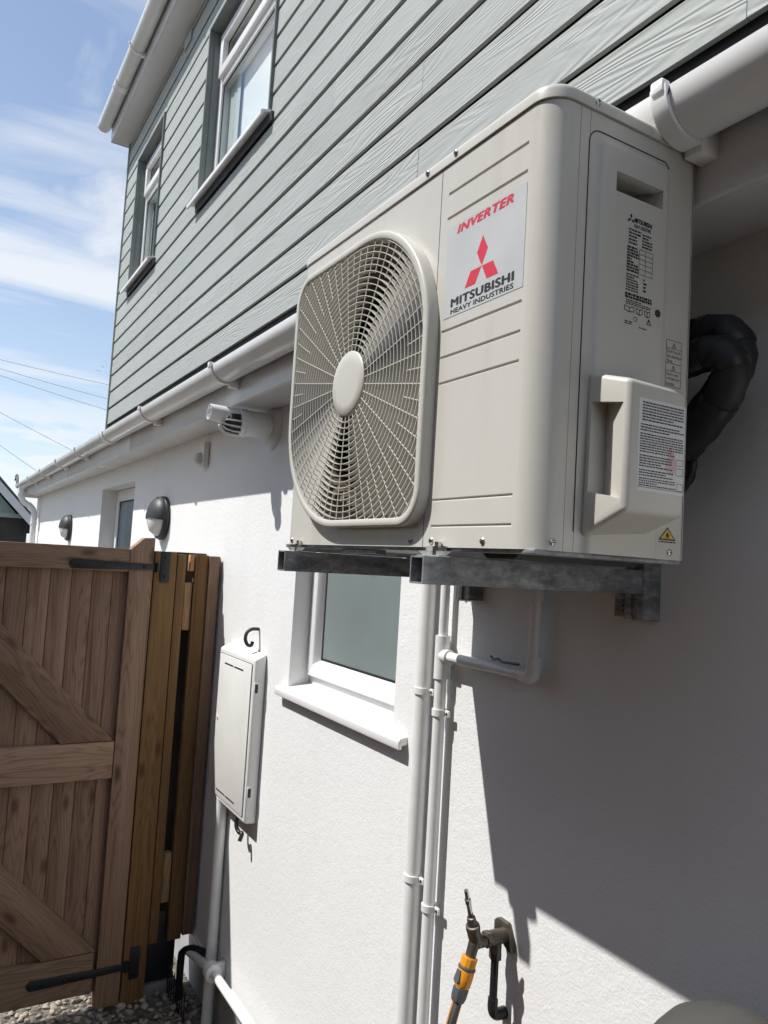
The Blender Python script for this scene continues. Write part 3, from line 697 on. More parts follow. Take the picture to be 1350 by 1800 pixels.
# --- right side panel: one embossed sheet
def smst(t): t = max(0, min(1, t)); return t * t * (3 - 2 * t)
def rr_dist(y, z, y0, y1, z0, z1, r_):
    cx, cz = (y0 + y1) / 2, (z0 + z1) / 2; qx, qz = abs(y - cx) - (y1 - y0) / 2 + r_, abs(z - cz) - (z1 - z0) / 2 + r_
    return math.hypot(max(qx, 0), max(qz, 0)) + min(max(qx, qz), 0) - r_
PK = (-.354, -.257, .513, .542)
def side_h(y, z):
    h = .0075 * smst(-rr_dist(y, z, -.389, -.236, -.05, .588, .018) / .012)
    return h
def grid_vals(lo, hi, step, extra):
    v = [lo + (hi - lo) * i / round((hi - lo) / step) for i in range(round((hi - lo) / step) + 1)]
    for e_ in extra: v = [q_ for q_ in v if abs(q_ - e_) > .0012] + [e_]
    return sorted(v)
sy0, sy1 = -.4005, -.1815
ys = grid_vals(sy0, sy1, .0035, [PK[0], PK[1]]); zs = grid_vals(.002, LZ - .001, .006, [PK[2], PK[3], .57, .574, .578, .582, .586])
m = MB(); k0 = 0; idx = {}
for i, y in enumerate(ys):
    for j, z in enumerate(zs): idx[i, j] = len(m.v); m.v.append((side_h(y, z), y, z))
for i in range(len(ys) - 1):
    for j in range(len(zs) - 1):
        if PK[0] - 1e-6 <= ys[i] < PK[1] - 1e-6 and PK[2] - 1e-6 <= zs[j] < PK[3] - 1e-6: continue
        m.f.append((idx[i, j], idx[i + 1, j], idx[i + 1, j + 1], idx[i, j + 1]))
sp = m.build('side_panel', 'unit_plastic', unit, 40)
m = MB(); hx_ = .0075; y0, y1, z0, z1 = PK
rim = [(hx_, y0, z0), (hx_, y1, z0), (hx_, y1, z1), (hx_, y0, z1)]; mid = [(-.004, y0 + .002, z0 + .001), (-.004, y1 - .002, z0 + .001), (-.004, y1 - .002, z1 - .001), (-.004, y0 + .002, z1 - .001)]
dep = [(-.05, y0 + .005, z0 + .004), (-.05, y1 - .005, z0 + .004), (-.05, y1 - .005, z1 + .012), (-.05, y0 + .005, z1 + .012)]
m.loops([rim, mid, dep], True, False, True).build('hand_hold', 'unit_plastic', sp, 30)
B(-.0012, .0, -.4188, -.4012, .002, LZ - .001).build('corner_strip', 'unit_paint', unit, 0)
B(-.006, -.0022, -.423, -.3985, .004, LZ - .002).build('panel_seam', 'gasket', unit, 0)
m = MB(); rp = [(-.402, .03)] + [(-.402, .57)] + [(-.402 + .02 - .02 * math.cos(a), .572 + .02 * math.sin(a)) for a in [math.pi / 2 * k / 6 for k in range(7)]] + [(-.246, .592), (-.238, .584)]
m.tube([(.0002, y, z) for y, z in rp], .0009, 6).build('emboss_line', 'gasket', sp, 0)
MB().lathe([(0, .0058), (.0006, .0058)], (.0074, -.2605, .357), (1, 0, 0), 18).build('port_hole', 'unit_dark', sp)
# --- terminal cover, with its wedge shaped grip cut into the front
b8 = [(0, -.391, .022), (0, -.262, .034), (0, -.262, .243), (0, -.388, .250), (.068, -.379, .058), (.068, -.2665, .058), (.068, -.2665, .229), (.068, -.379, .231)]
bx_ = MB().bevelled(b8, [(0, 1, 2, 3), (4, 7, 6, 5), (0, 4, 5, 1), (1, 5, 6, 2), (2, 6, 7, 3), (3, 7, 4, 0)], .0075, 4)
cov = bx_.build('terminal_cover', 'unit_plastic', unit, 40)
wg = MB().add([(.010, -.45, .084), (.010, -.358, .084), (.060, -.3805, .074), (.060, -.45, .074), (.010, -.45, .207), (.010, -.358, .207), (.060, -.3805, .200), (.060, -.45, .200)],
              [(0, 1, 2, 3), (4, 7, 6, 5), (0, 4, 5, 1), (1, 5, 6, 2), (2, 6, 7, 3), (3, 7, 4, 0)]).build('cutter', 'unit_plastic', unit)
md = cov.modifiers.new('cut', 'BOOLEAN'); md.operation = 'DIFFERENCE'; md.object = wg; md.solver = 'EXACT'
bpy.context.view_layer.update()
nm = bpy.data.meshes.new_from_object(cov.evaluated_get(bpy.context.evaluated_depsgraph_get())); cov.modifiers.clear(); cov.data = nm
bpy.data.objects.remove(wg); nm.polygons.foreach_set('use_smooth', [True] * len(nm.polygons)); nm.set_sharp_from_angle(angle=R(40))
# --- lid
def lid_loop(off, z): return [(x, y, z) for x, y in [(UX0 - off, UB + .014)] + foot_path(off)[1:-1] + [(off, UB + .014)]]
m = MB().loops([lid_loop(.0005, LZ + .0005), lid_loop(.0032, LZ + .001), lid_loop(.0032, UH - .009), lid_loop(.0024, UH - .005), lid_loop(.0, UH - .0018), lid_loop(-.004, UH - .0004), lid_loop(-.02, UH)], True, True, True)
m.build('lid', 'unit_paint', unit, 50)
B(-.014, -.006, UB + .014, UB + .016, LZ + .003, UH - .01).build('lid_tab', 'unit_paint', unit)
strip(foot_path(-.0022), LZ - .0014, LZ + .001, .004).build('lid_shadow_gap', 'gasket', unit, 0)
# --- screws
def screw(p, n_):
    m = MB().lathe([(0, .0052), (.0012, .0052), (.0026, .0040), (.0032, .0018)], p, n_, 14)
    n_ = Vector(n_); u = n_.cross(Vector((0, 0, 1))); w_ = Vector((0, 0, 1)); c = Vector(p) + n_ * .0031
    s_ = m.build('screw', 'screw_steel', unit)
    mm = MB()
    for a, b_ in ((u, w_), (w_, u)):
        q4 = [c + a * .0032 + b_ * .0006, c + a * .0032 - b_ * .0006, c - a * .0032 - b_ * .0006, c - a * .0032 + b_ * .0006]
        mm.add(q4 + [x + n_ * .0002 for x in q4], [(0, 1, 2, 3), (4, 5, 6, 7), (0, 1, 5, 4), (1, 2, 6, 5), (2, 3, 7, 6), (3, 0, 4, 7)])
    mm.build('slot', 'gasket', s_, 0)
for x, z in ((-.299, .629), (-.219, .629), (-.763, .011), (-.293, .012), (-.234, .012), (-.106, .012)): screw((x, UF - (.0032 if z > .6 else 0), z), (0, -1, 0))
for y, z, x in ((-.392, .630, .0032), (-.222, .630, .0032), (-.209, .013, 0), (-.438, .013, 0)): screw((x, y, z), (1, 0, 0))
# --- base pan, feet
m = B(UX0 + .002, -.002, UF + .004, UB - .002, -.004, .003, bev=.001); m.build('base_pan', 'galvanised_steel', unit)
for x in (-.715, -.207):
    m = MB().prism([(x - .045, -.004), (x + .045, -.004), (x + .03, -.0115), (x - .03, -.0115)], 'y', UF - .012, UB + .012); f_ = m.build('foot', 'galvanised_steel', unit)
    for y in (UF + .004, UB - .01):
        MB().lathe([(-.0125, .009), (.003, .009), (.003, .0055), (.010, .0055)], (x, y - .010, -.0), (0, 0, 1), 6).build('foot_bolt', 'screw_steel', f_, 0)
B(-.245, -.185, UF - .018, UF + .002, -.0125, -.0105).build('clip_plate', 'screw_steel', unit)
B(-.245, -.19, UF - .0015, UF - .0003, -.010, .004).build('clip_lip', 'screw_steel', unit)
B(-.55, -.42, UF + .01, UF + .03, -.0115, -.0041).build('base_rib', 'galvanised_steel', unit)
MB().prism([(-.13, -.0042), (-.05, -.0042), (-.06, -.011), (-.12, -.011)], 'y', UF + .02, UB - .03).build('base_rib', 'unit_dark', unit)

# --- stickers
stk = B(-.2345, -.0455, UF - .0006, UF - .0001, .362, .511).build('brand_sticker', 'sticker_silver', unit, 0); D = UF - .0008
lettering('INVERTER', (-.208, -.0725, .4925, .5065), 'front', D, 'print_red', stk, shear=.22, weight=0, bold=.055, space=1.08)
for P in ([(-.1405, .468), (-.1275, .4448), (-.1405, .4215), (-.1535, .4448)],
          [(-.1412, .4208), (-.1675, .4208), (-.1805, .3975), (-.1542, .3975)], [(-.1398, .4208), (-.1135, .4208), (-.1005, .3975), (-.1268, .3975)]):
    MB().add([(x, D, z) for x, z in P], [(0, 1, 2, 3)]).build('emblem', 'print_red', stk, 0)
lettering('MITSUBISHI', (-.2155, -.0645, .3765, .3905), 'front', D, 'print_black', stk, weight=0, bold=.052, space=1.08)
lettering('HEAVY INDUSTRIES', (-.2145, -.065, .3655, .3735), 'front', D, 'print_black', stk, weight=0, bold=.036, space=1.05)
def words(m, rows, u0, u1, v0, v1, d, rng, dens=.75, h=.55, both=False):
    """printed lines of small text, as flat word marks (u = y, v = z on the side)"""
    dv = (v1 - v0) / rows
    for r_ in range(rows):
        v = v1 - (r_ + .5) * dv; u = u0
        end = u1 if rng.random() < .7 else u0 + (u1 - u0) * rng.uniform(.35, .95)
        while u < end:
            wl = rng.uniform(.0022, .0075); e_ = min(u + wl, end)
            if e_ - u > .001: m.add([(d, u, v - dv * h / 2), (d, e_, v - dv * h / 2), (d, e_, v + dv * h / 2), (d, u, v + dv * h / 2)], [(0, 1, 2, 3)])
            u = e_ + .0011
    return m
def ln(m, y0, z0, y1, z1, d, t=.0005):
    if abs(y1 - y0) > abs(z1 - z0): m.add([(d, y0, z0 - t), (d, y1, z1 - t), (d, y1, z1 + t), (d, y0, z0 + t)], [(0, 1, 2, 3)])
    else: m.add([(d, y0 - t, z0), (d, y0 + t, z0), (d, y1 + t, z1), (d, y1 - t, z1)], [(0, 1, 2, 3)])
rg = random.Random(3)
D = .0078
lab = MB(); words(lab, 5, -.326, -.300, .444, .468, D, rg); words(lab, 5, -.298, -.277, .444, .466, D, rg)
words(lab, 9, -.328, -.304, .404, .442, D, rg, h=.7); words(lab, 7, -.328, -.303, .376, .402, D, rg); words(lab, 2, -.329, -.274, .3655, .374, D, rg, h=.8); words(lab, 3, -.327, -.276, .3565, .3645, D, rg)
words(lab, 2, -.328, -.311, .328, .334, D, rg); words(lab, 1, -.299, -.283, .3265, .3295, D, rg); words(lab, 4, -.293, -.286, .38, .401, D, rg)
for z in (.441, .434, .427, .42, .4125, .405): ln(lab, -.303, z, -.275, z, D, .00035)
for y in (-.303, -.290, -.275): ln(lab, y, .405, y, .441, D, .00035)
ro_ = lab.build('rating_print', 'print_black', sp, 0, 'stuff')
lettering('MITSUBISHI', (-.3155, -.279, .4775, .4845), 'side', D, 'print_black', ro_, weight=.01, bold=.04, space=1.05)
lettering('HEAVY INDUSTRIES', (-.3155, -.281, .470, .4755), 'side', D, 'print_black', ro_, weight=.02)
lettering('CE', (-.311, -.302, .335, .3415), 'side', D, 'print_black', ro_)
m = MB()
for P in ([(-.3225, .489), (-.3203, .485), (-.3225, .481), (-.3247, .485)], [(-.3228, .4806), (-.3272, .4806), (-.3294, .4766), (-.3250, .4766)], [(-.3222, .4806), (-.3178, .4806), (-.3156, .4766), (-.3200, .4766)]): m.add([(D, y, z) for y, z in P], [(0, 1, 2, 3)])
m.build('small_emblem', 'print_black', ro_, 0)
def book(m, y0, z0, w_, h_, d):  # open manual pictogram
    for a, b_ in (((0, .2), (.5, 0)), ((.5, 0), (1, .2)), ((0, 1), (.5, .8)), ((.5, .8), (1, 1))): 
        p, q_ = (y0 + a[0] * w_, z0 + a[1] * h_), (y0 + b_[0] * w_, z0 + b_[1] * h_); m.add([(d, p[0], p[1] - .0006), (d, q_[0], q_[1] - .0006), (d, q_[0], q_[1] + .0006), (d, p[0], p[1] + .0006)], [(0, 1, 2, 3)])
    for f in (0, .5, 1): ln(m, y0 + f * w_, z0 + (.2 if f != .5 else 0) * h_, y0 + f * w_, z0 + (1 if f != .5 else .8) * h_, d, .0006)
def tri(m, yc, z0, w_, d, t=.0007):
    h_ = w_ * .87; P = [(yc - w_ / 2, z0), (yc + w_ / 2, z0), (yc, z0 + h_)]; cz = z0 + h_ / 3
    Q = [(yc + (p[0] - yc) * (1 - t * 6 / w_), cz + (p[1] - cz) * (1 - t * 6 / w_)) for p in P]
    m.add([(d, *p) for p in P] + [(d, *p) for p in Q], [(0, 1, 4, 3), (1, 2, 5, 4), (2, 0, 3, 5)])
    m.add([(d, yc - t * .8, z0 + h_ * .28), (d, yc + t * .8, z0 + h_ * .28), (d, yc + t * .8, z0 + h_ * .62), (d, yc - t * .8, z0 + h_ * .62)], [(0, 1, 2, 3)])
m = MB(); book(m, -.329, .3465, .019, .008, D); book(m, -.3055, .346, .0125, .009, D); book(m, -.288, .346, .011, .009, D); tri(m, -.2785, .3355, .011, D)
m.build('pictogram', 'print_black', ro_, 0, 'stuff')
# warning labels on the rear strip of the side
D = .0004
wl = B(.0, .0003, -.2305, -.1965, .258, .327).build('warning_label', 'sticker_white', unit, 0); wl.data.materials[0] = MATS['unit_plastic']
m = MB()
for z in (.258, .281, .2925, .315, .327): ln(m, -.2305, z, -.1965, z, D, .0004)
for y in (-.2305, -.1965): ln(m, y, .258, y, .327, D, .0004)
tri(m, -.2135, .3165, .0095, D, .0006); tri(m, -.2135, .2825, .0095, D, .0006)
m.build('label_print', 'print_black', wl, 0, 'stuff')
for z, rows in ((.2935, ("Don't touch", "the aluminum", "fins.")), (.2595, ("Don't vent", "refrigerant", "inside."))):
    for k, tx in enumerate(rows): lettering(tx, (-.2285, -.2285 + .0027 * len(tx), z + (2 - k) * .0072, z + (2 - k) * .0072 + .0055), 'side', D, 'print_black', wl, weight=.01)
# flammable triangle
ft = MB(); ft.add([(.0004, -.2335, .0305), (.0004, -.1955, .0305), (.0004, -.2145, .0500)], [(0, 1, 2)]); fo = ft.build('flammable_label', 'print_black', unit, 0)
MB().add([(.0006, -.2290, .0325), (.0006, -.2000, .0325), (.0006, -.2145, .0472)], [(0, 1, 2)]).build('yellow_field', 'warning_yellow', fo, 0)
MB().add([(.0008, -.2175, .0352), (.0008, -.2115, .0352), (.0008, -.2105, .0382), (.0008, -.2125, .0395), (.0008, -.2135, .0430), (.0008, -.2165, .0402), (.0008, -.2185, .0380)], [tuple(range(7))]).build('flame', 'print_black', fo, 0)
B(.0006, .0008, -.219, -.210, .0335, .0345).build('bar', 'print_black', fo, 0)
m = MB(); words(m, 1, -.2325, -.1965, .0262, .0295, .0006, rg); m.build('label_print', 'print_black', fo, 0, 'stuff')
# gas data label on the terminal cover
D = .0683
gl = B(.0679, .0682, -.3605, -.2695, .0865, .2085).build('data_label', 'sticker_white', cov, 0)
m = MB(); words(m, 7, -.3545, -.2735, .178, .205, D + .0002, rg, h=.5); words(m, 3, -.357, -.2725, .1645, .1755, D + .0002, rg, h=.5); words(m, 8, -.3575, -.2725, .1365, .163, D + .0002, rg, h=.5)
words(m, 5, -.3575, -.293, .1175, .1345, D + .0002, rg, h=.5); words(m, 3, -.3575, -.291, .1055, .1155, D + .0002, rg, h=.5); words(m, 4, -.3575, -.286, .0925, .1045, D + .0002, rg, h=.5)
for y0, y1, z0, z1 in ((-.286, -.272, .1265, .1345), (-.286, -.272, .113, .1225), (-.283, -.271, .0925, .102)):
    for z in (z0, z1): ln(m, y0, z, y1, z, D + .0002, .0003)
    for y in (y0, y1): ln(m, y, z0, y, z1, D + .0002, .0003)
ln(m, -.3595, .0915, -.2705, .0915, D + .0002, .0003)
m.build('label_print', 'print_black', cov, 0, 'stuff')
MB().add([(D, -.308, .118), (D, -.292, .110), (D, -.286, .124), (D, -.289, .142), (D, -.300, .150), (D, -.303, .134)], [tuple(range(6))]).build('pink_patch', 'patch_pink', cov, 0)  # flat pink patch on the label, under the print

# ------------------------------------------------------------------ wall brackets
def bracket(x, label):
    t = thing('wall_bracket', (x, -.02, -.1), label, 'bracket', 'steel brackets carrying the unit')
    w_ = .0355; z0, z1 = -.0545, -.0128; ya, yb = UF - .042, -.04; k = .0026
    pf = [(x - w_ / 2, z0), (x + w_ / 2, z0), (x + w_ / 2, z1), (x - w_ / 2, z1)]; pi_ = [(x - w_ / 2 + k, z0 + k), (x + w_ / 2 - k, z0 + k), (x + w_ / 2 - k, z1 - k), (x - w_ / 2 + k, z1 - k)]
    m = MB().loops([[(p[0], yb, p[1]) for p in pf], [(p[0], ya, p[1]) for p in pf], [(p[0], ya, p[1]) for p in pi_], [(p[0], ya + .35, p[1]) for p in pi_]], True, True, True)
    m.build('arm', 'galvanised_steel', t, 20)
    m = MB(); L = []
    px_ = [(x - .024, -.0005), (x + .024, -.0005), (x + .024, -.038), (x + .020, -.041), (x + .008, -.041), (x + .008, -.036), (x - .008, -.036), (x - .008, -.041), (x - .020, -.041), (x - .024, -.038)]
    m.prism([(p[0], p[1]) for p in px_], 'z', -.102, .34).build('upright', 'galvanised_steel', t, 20)
    for s_ in (-1,):
        p = B(x + s_ * .026, x + s_ * .078, -.005, -.0006, -.101, -.056, bev=.001).build('fixing_plate', 'galvanised_steel', t)
        MB().lathe([(0, .0135), (.002, .0135), (.002, .009), (.009, .0085), (.0095, .004), (.014, .004)], (x + s_ * .05, -.005, -.079), (0, -1, 0), 6).build('bolt', 'galvanised_steel', p, 20)
        MB().lathe([(0, .014), (.002, .0135)], (x + s_ * .05, -.005, -.079), (0, -1, 0), 24).build('washer', 'galvanised_steel', p, 20)
    return t
bracket(-.2075, 'galvanised steel wall bracket under the labelled end of the unit')
bracket(-.7175, 'galvanised steel wall bracket under the fan end of the unit')

# insulated refrigerant pipes
def lagged(pts, label):
    P = smooth_path(pts, 8); t = thing('insulated_pipe', tuple(P[-1]), label, 'pipe', 'refrigerant pipes behind the unit')
    rs = [.0275 + .0009 * math.sin(i_ * 1.3) + .0007 * math.sin(i_ * .53) for i_ in range(len(P))]
    MB().tube(P, rs, 18).build('foam_sleeve', 'foam_black', t, 60)
    for k in (18, 30, 42, 54):
        if k + 2 < len(P): MB().tube(P[k:k + 3], .0290, 18).build('tape_wrap', 'pipe_black', t, 60)
lagged([(-.22, -.10, .352), (-.12, -.10, .364), (-.05, -.10, .370), (-.002, -.098, .366), (.022, -.095, .338), (.014, -.09, .302), (-.03, -.08, .262), (-.085, -.06, .225), (-.13, -.02, .205), (-.14, .03, .20)], 'upper black foam insulated pipe looping from behind the unit to the wall')
lagged([(-.22, -.138, .298), (-.10, -.138, .305), (-.03, -.134, .322), (.012, -.128, .324), (.030, -.120, .298), (.014, -.112, .262), (-.025, -.10, .226), (-.08, -.08, .195), (-.13, -.045, .17), (-.15, .02, .16)], 'lower black foam insulated pipe tucked close behind the terminal cover')
o = MB().tube(smooth_path([(-.10, -.06, .19), (-.072, -.07, .172), (-.075, -.07, .15), (-.11, -.05, .12)], 6), .007, 10).build('control_cable', 'pipe_black', None, 60); tag(o, 'thin dark cable below the black insulated pipes', 'cable')

# ------------------------------------------------------------------ white pipes on the wall
def clip(t, x, y, z, r, dx):
    m = MB().lathe([(0, r + .0035), (.016, r + .0035)], (x, y, z), (0, 0, 1), 20); m.box(x + dx * r * .6, x + dx * (r + .019), y + .004, y + .010, z, z + .016, bev=.002); m.box(x - .008, x + .008, y, -.0005, z + .001, z + .015)
    c = m.build('clip', 'pipe_white', t)
    MB().lathe([(0, .004), (.002, .003)], (x + dx * (r + .012), y + .004, z + .008), (0, -1, 0), 10).build('clip_screw', 'gasket', c)
p1 = thing('wall_pipe', (-.888, -.026, GROUND), 'thicker white pipe running straight down beside the frosted window', 'pipe', 'white pipes running down the wall')
MB().tube([(-.888, -.026, .5), (-.888, -.026, GROUND)], .0195, 20).build('pipe', 'pipe_white', p1)
for z in (-.352, -.815, -1.4): clip(p1, -.888, -.026, z, .0195, 1)
p2 = thing('wall_pipe', (-.812, -.026, GROUND), 'thinner white pipe with a tee, next to the thick white pipe', 'pipe', 'white pipes running down the wall')
MB().tube([(-.812, -.026, .3), (-.812, -.026, -.20)], .0118, 18).build('pipe', 'pipe_white', p2)
MB().tube([(-.812, -.026, -.30), (-.812, -.026, GROUND)], .0148, 18).build('pipe', 'pipe_white', p2)
MB().lathe([(0, .0175), (.0, .0185), (.105, .0185), (.105, .015)], (-.812, -.026, -.302), (0, 0, 1), 20).build('tee', 'pipe_white', p2)
MB().lathe([(0, .0178), (.032, .0178), (.033, .0125)], (-.812, -.026, -.246), (1, 0, 0), 20).build('tee_branch', 'pipe_white', p2)
MB().tube([(-.79, -.026, -.246), (-.49, -.026, -.246)], .0125, 16).build('branch_pipe', 'pipe_white', p2)
MB().tube(smooth_path([(-.515, -.026, -.246), (-.490, -.026, -.246), (-.480, -.026, -.236), (-.480, -.026, -.205)], 5), .0165, 16).build('elbow', 'pipe_white', p2)
MB().tube([(-.48, -.026, -.215), (-.48, -.026, -.075)], .0125, 16).build('riser_pipe', 'pipe_white', p2)
MB().lathe([(0, .016), (.03, .016)], (-.48, -.026, -.09), (0, 0, 1), 18).build('riser_socket', 'pipe_white', p2)
MB().tube(smooth_path([(-.48, -.026, -.07), (-.48, -.05, -.03), (-.48, -.2, -.012), (-.48, -.3, -.008)], 6), .0118, 14).build('drain_hose', 'pipe_white', p2)
for z in (-.392, -.858, -1.45): clip(p2, -.812, -.026, z, .0148, 1)
o = MB().tube(smooth_path([(-.62, -.028, -.222), (-.60, -.034, -.226), (-.58, -.04, -.222), (-.56, -.045, -.226), (-.53, -.05, -.224), (-.50, -.05, -.223)], 5), .0028, 8).build('cable_tie', 'pipe_black'); tag(o, 'small dark cable tail lying on the white branch pipe', 'cable')

# ------------------------------------------------------------------ meter box
mx0, mx1, mz0, mz1, my = -2.385, -1.984, -1.022, -.417, -.049
mb = thing('meter_box', ((mx0 + mx1) / 2, -.03, mz0), 'white plastic meter box on the wall beside the gate', 'meter box')
MB().prism([(-.001, mz0 - .006), (my, mz0), (my, mz1), (-.001, mz1 + .022)], 'x', mx0, mx1, bev=.009, seg=3).build('case', 'meter_plastic', mb)
dr = B(mx0 + .022, mx1 - .020, my - .0045, my - .0005, mz0 + .022, mz1 - .022, bev=.0018).build('door', 'meter_plastic', mb)
m = MB()
for z0 in (mz1 - .058, mz0 + .042):
    for a, b_ in ((mx0 + .085, mx0 + .185), (mx0 + .197, mx0 + .297)): m.box(a, b_, my - .0052, my - .0047, z0, z0 + .006)
m.build('vent_slots', 'lamp_grey', dr, 0)
m = MB()
for z in (mz0 + .0195, mz1 - .0205): m.box(mx0 + .02, mx1 - .018, my - .0012, my - .0002, z, z + .0015)
for x in (mx0 + .0195, mx1 - .0188): m.box(x, x + .0015, my - .0012, my - .0002, mz0 + .02, mz1 - .02)
m.build('door_gap', 'lamp_grey', mb, 0)
for z in (mz1 - .13, mz0 + .09):
    B(mx1 - .012, mx1 + .003, my + .004, my + .02, z, z + .045, bev=.002).build('hinge', 'upvc_dull', mb)
    B(mx1 + .0022, mx1 + .0036, my + .006, my + .018, z + .006, z + .039).build('hinge_slot', 'lamp_grey', mb, 0)
MB().lathe([(0, .009), (.004, .008)], (mx0 + .04, my - .004, (mz0 + mz1) / 2 + .02), (0, -1, 0), 14).build('lock', 'upvc_dull', dr)
o = MB().tube(smooth_path([(-2.075, -.04, mz0 + .01), (-2.07, -.045, mz0 - .03), (-2.05, -.04, mz0 - .05), (-2.03, -.035, mz0 - .05), (-2.025, -.045, mz0 - .075)], 5), .008, 8).build('entry_gland', 'pipe_black', mb, 60)
o = MB().tube(smooth_path([(-2.085, -.002, -.312), (-2.085, -.03, -.312), (-2.085, -.05, -.325), (-2.085, -.055, -.35), (-2.085, -.045, -.372), (-2.085, -.03, -.375), (-2.085, -.024, -.36)], 5), .0068, 10).build('wall_hook', 'lamp_grey'); tag(o, 'dark hook screwed into the wall just above the meter box', 'hook')
o = MB().tube([(-2.29, -.028, mz0 + .01), (-2.285, -.028, GROUND)], .022, 16).build('supply_pipe', 'pipe_white'); tag(o, 'fat white pipe dropping from under the meter box', 'pipe')
cdp = thing('waste_pipe', (-1.6, -.045, -1.7), 'white pipe running low along the wall to a collar near the gate', 'pipe')
MB().tube([(-2.2, -.05, -1.648), (.2, -.05, -1.625)], .0165, 16).build('pipe', 'upvc_white', cdp)
MB().tube([(-2.2, -.05, -1.648), (-2.50, -.05, -1.71)], .017, 14).build('pipe_end', 'pipe_white', cdp)
MB().lathe([(0, .029), (.006, .034), (.045, .034), (.05, .026)], (-2.225, -.05, -1.651), (1, 0, .02), 22).build('collar', 'pipe_white', cdp)
B(-2.21, -2.19, -.05, -.001, -1.68, -1.62, bev=.004).build('clip', 'pipe_white', cdp)

# ------------------------------------------------------------------ flue terminal
fl = thing('boiler_flue', (-2.08, 0, .49), 'white boiler flue terminal with slotted end sticking out under the eaves', 'flue')
FX, FZ = -2.085, .488
MB().lathe([(0, .092), (.006, .090), (.016, .072), (.022, .056)], (FX, -.0005, FZ), (0, -1, 0), 36).build('wall_seal', 'upvc_dull', fl, 50)
MB().lathe([(0, .051), (.125, .051)], (FX, -.01, FZ), (0, -1, 0), 36).build('outer_tube', 'upvc_white', fl, 50)
MB().lathe([(0, .051), (.002, .055), (.011, .055), (.013, .0535), (.020, .0535), (.022, .055), (.030, .0545), (.032, .052)], (FX, -.118, FZ), (0, -1, 0), 36).build('collar', 'upvc_white', fl, 40)
m = MB(); L = []
for d_, r_ in ((.145, .0515), (.155, .05), (.205, .043)):
    L.append([(FX + r_ * math.cos(a), -d_, FZ - .004 + r_ * math.sin(a)) for a in [math.pi + math.pi * k / 14 for k in range(15)]])
cage = MB()
for k in range(0, 15, 2):
    a = math.pi * k / 14; P = []
    for d_, r_ in ((.145, .0505), (.175, .05), (.20, .045), (.215, .03)): P.append((FX + r_ * math.cos(math.pi + a), -d_, FZ - .004 + r_ * math.sin(math.pi + a)))
    cage.tube(P, .0035, 6)
cage.build('slot_bars', 'upvc_white', fl, 60)
MB().lathe([(0, .046), (.05, .043), (.065, .025)], (FX, -.14, FZ - .004), (0, -1, 0), 28).build('slot_core', 'lamp_grey', fl)
def ring_tube(prof, c, ax, th, n=32):
    o_ = MB(); out = [(d_, r_) for d_, r_ in prof]; inn = [(d_, r_ - th) for d_, r_ in reversed(prof)]
    t = Vector(ax).normalized(); u = t.cross(Vector((0, 0, 1))).normalized(); w_ = t.cross(u)
    o_.loops([[Vector(c) + t * d_ + (u * math.cos(2 * math.pi * k / n) + w_ * math.sin(2 * math.pi * k / n)) * r_ for k in range(n)] for d_, r_ in out + inn + [out[0]]]); return o_
ring_tube([(0, .0345), (.045, .0335), (.12, .0305)], (FX, -.145, FZ + .017), (-.02, -1, .06), .0022).build('outlet_nozzle', 'upvc_white', fl, 50)
m = MB()
for k in (-.012, .012): m.tube([(FX - .03, -.262, FZ + .024 + k), (FX + .03, -.262, FZ + .024 + k + .004)], .0018, 6)
m.build('outlet_bars', 'upvc_dull', fl)

# ------------------------------------------------------------------ wall lamps and motion sensor
def wall_lamp(x, z, label):
    t = thing('bulkhead_lamp', (x, 0, z - .125), label, 'lamp', 'round bulkhead lamps on the wall'); r_ = .125
    MB().lathe([(0, r_ - .004), (.006, r_), (.022, r_), (.027, r_ - .005)], (x, -.0005, z), (0, -1, 0), 44).build('body', 'lamp_grey', t, 50)
    def dome(a0, a1, rr, dep, mat, name):
        m = MB(); L = []
        for k in range(10):
            ph = math.pi / 2 * k / 9; L.append([(x + rr * math.cos(ph) * math.cos(a), -.056 - dep * math.sin(ph), z + rr * math.cos(ph) * math.sin(a)) for a in [a0 + (a1 - a0) * i / 28 for i in range(29)]])
        m.loops(L, closed=False); return m.build(name, mat, t, 60)
    MB().lathe([(0, r_ - .014), (.022, r_ - .022), (.052, r_ * .66), (.068, r_ * .36), (.073, .002)], (x, -.022, z), (0, -1, 0), 40).build('lens', 'lamp_lens', t, 60)
    m = MB(); L = []
    for ph in [math.pi / 2 * k / 10 for k in range(11)]:
        L.append([(x + (r_ - .002) * math.cos(ph) * math.cos(a), -.024 - .078 * math.sin(ph), z + (r_ - .002) * math.cos(ph) * math.sin(a)) for a in [-.12 + (math.pi + .24) * i / 30 for i in range(31)]])
    m.loops(L, closed=False); h_ = m.build('hood', 'lamp_grey', t, 60)
    ring_tube([(0, r_ - .003), (.012, r_ - .006)], (x, -.024, z), (0, -1, 0), .02, 44).build('rim', 'lamp_grey', t, 50)
    MB().lathe([(0, .006), (.003, .006)], (x + .02, -.055, z + .112), (0, -1, 1), 10).build('fixing', 'gasket', h_)
wall_lamp(-3.632, .157, 'nearer round dark grey bulkhead lamp on the wall above the gate post')
wall_lamp(-7.03, .137, 'farther round dark grey bulkhead lamp, beyond the dark window')
ps = thing('motion_sensor', (-2.925, 0, .39), 'small white motion sensor on the wall below the eaves', 'sensor')
B(-2.965, -2.885, -.032, -.0005, .392, .516, bev=.006).build('case', 'meter_plastic', ps)
MB().lathe([(0, .032), (.015, .031), (.028, .02), (.033, .004)], (-2.925, -.030, .432), (0, -1, -.15), 20).build('lens', 'sensor_grey', ps, 60)

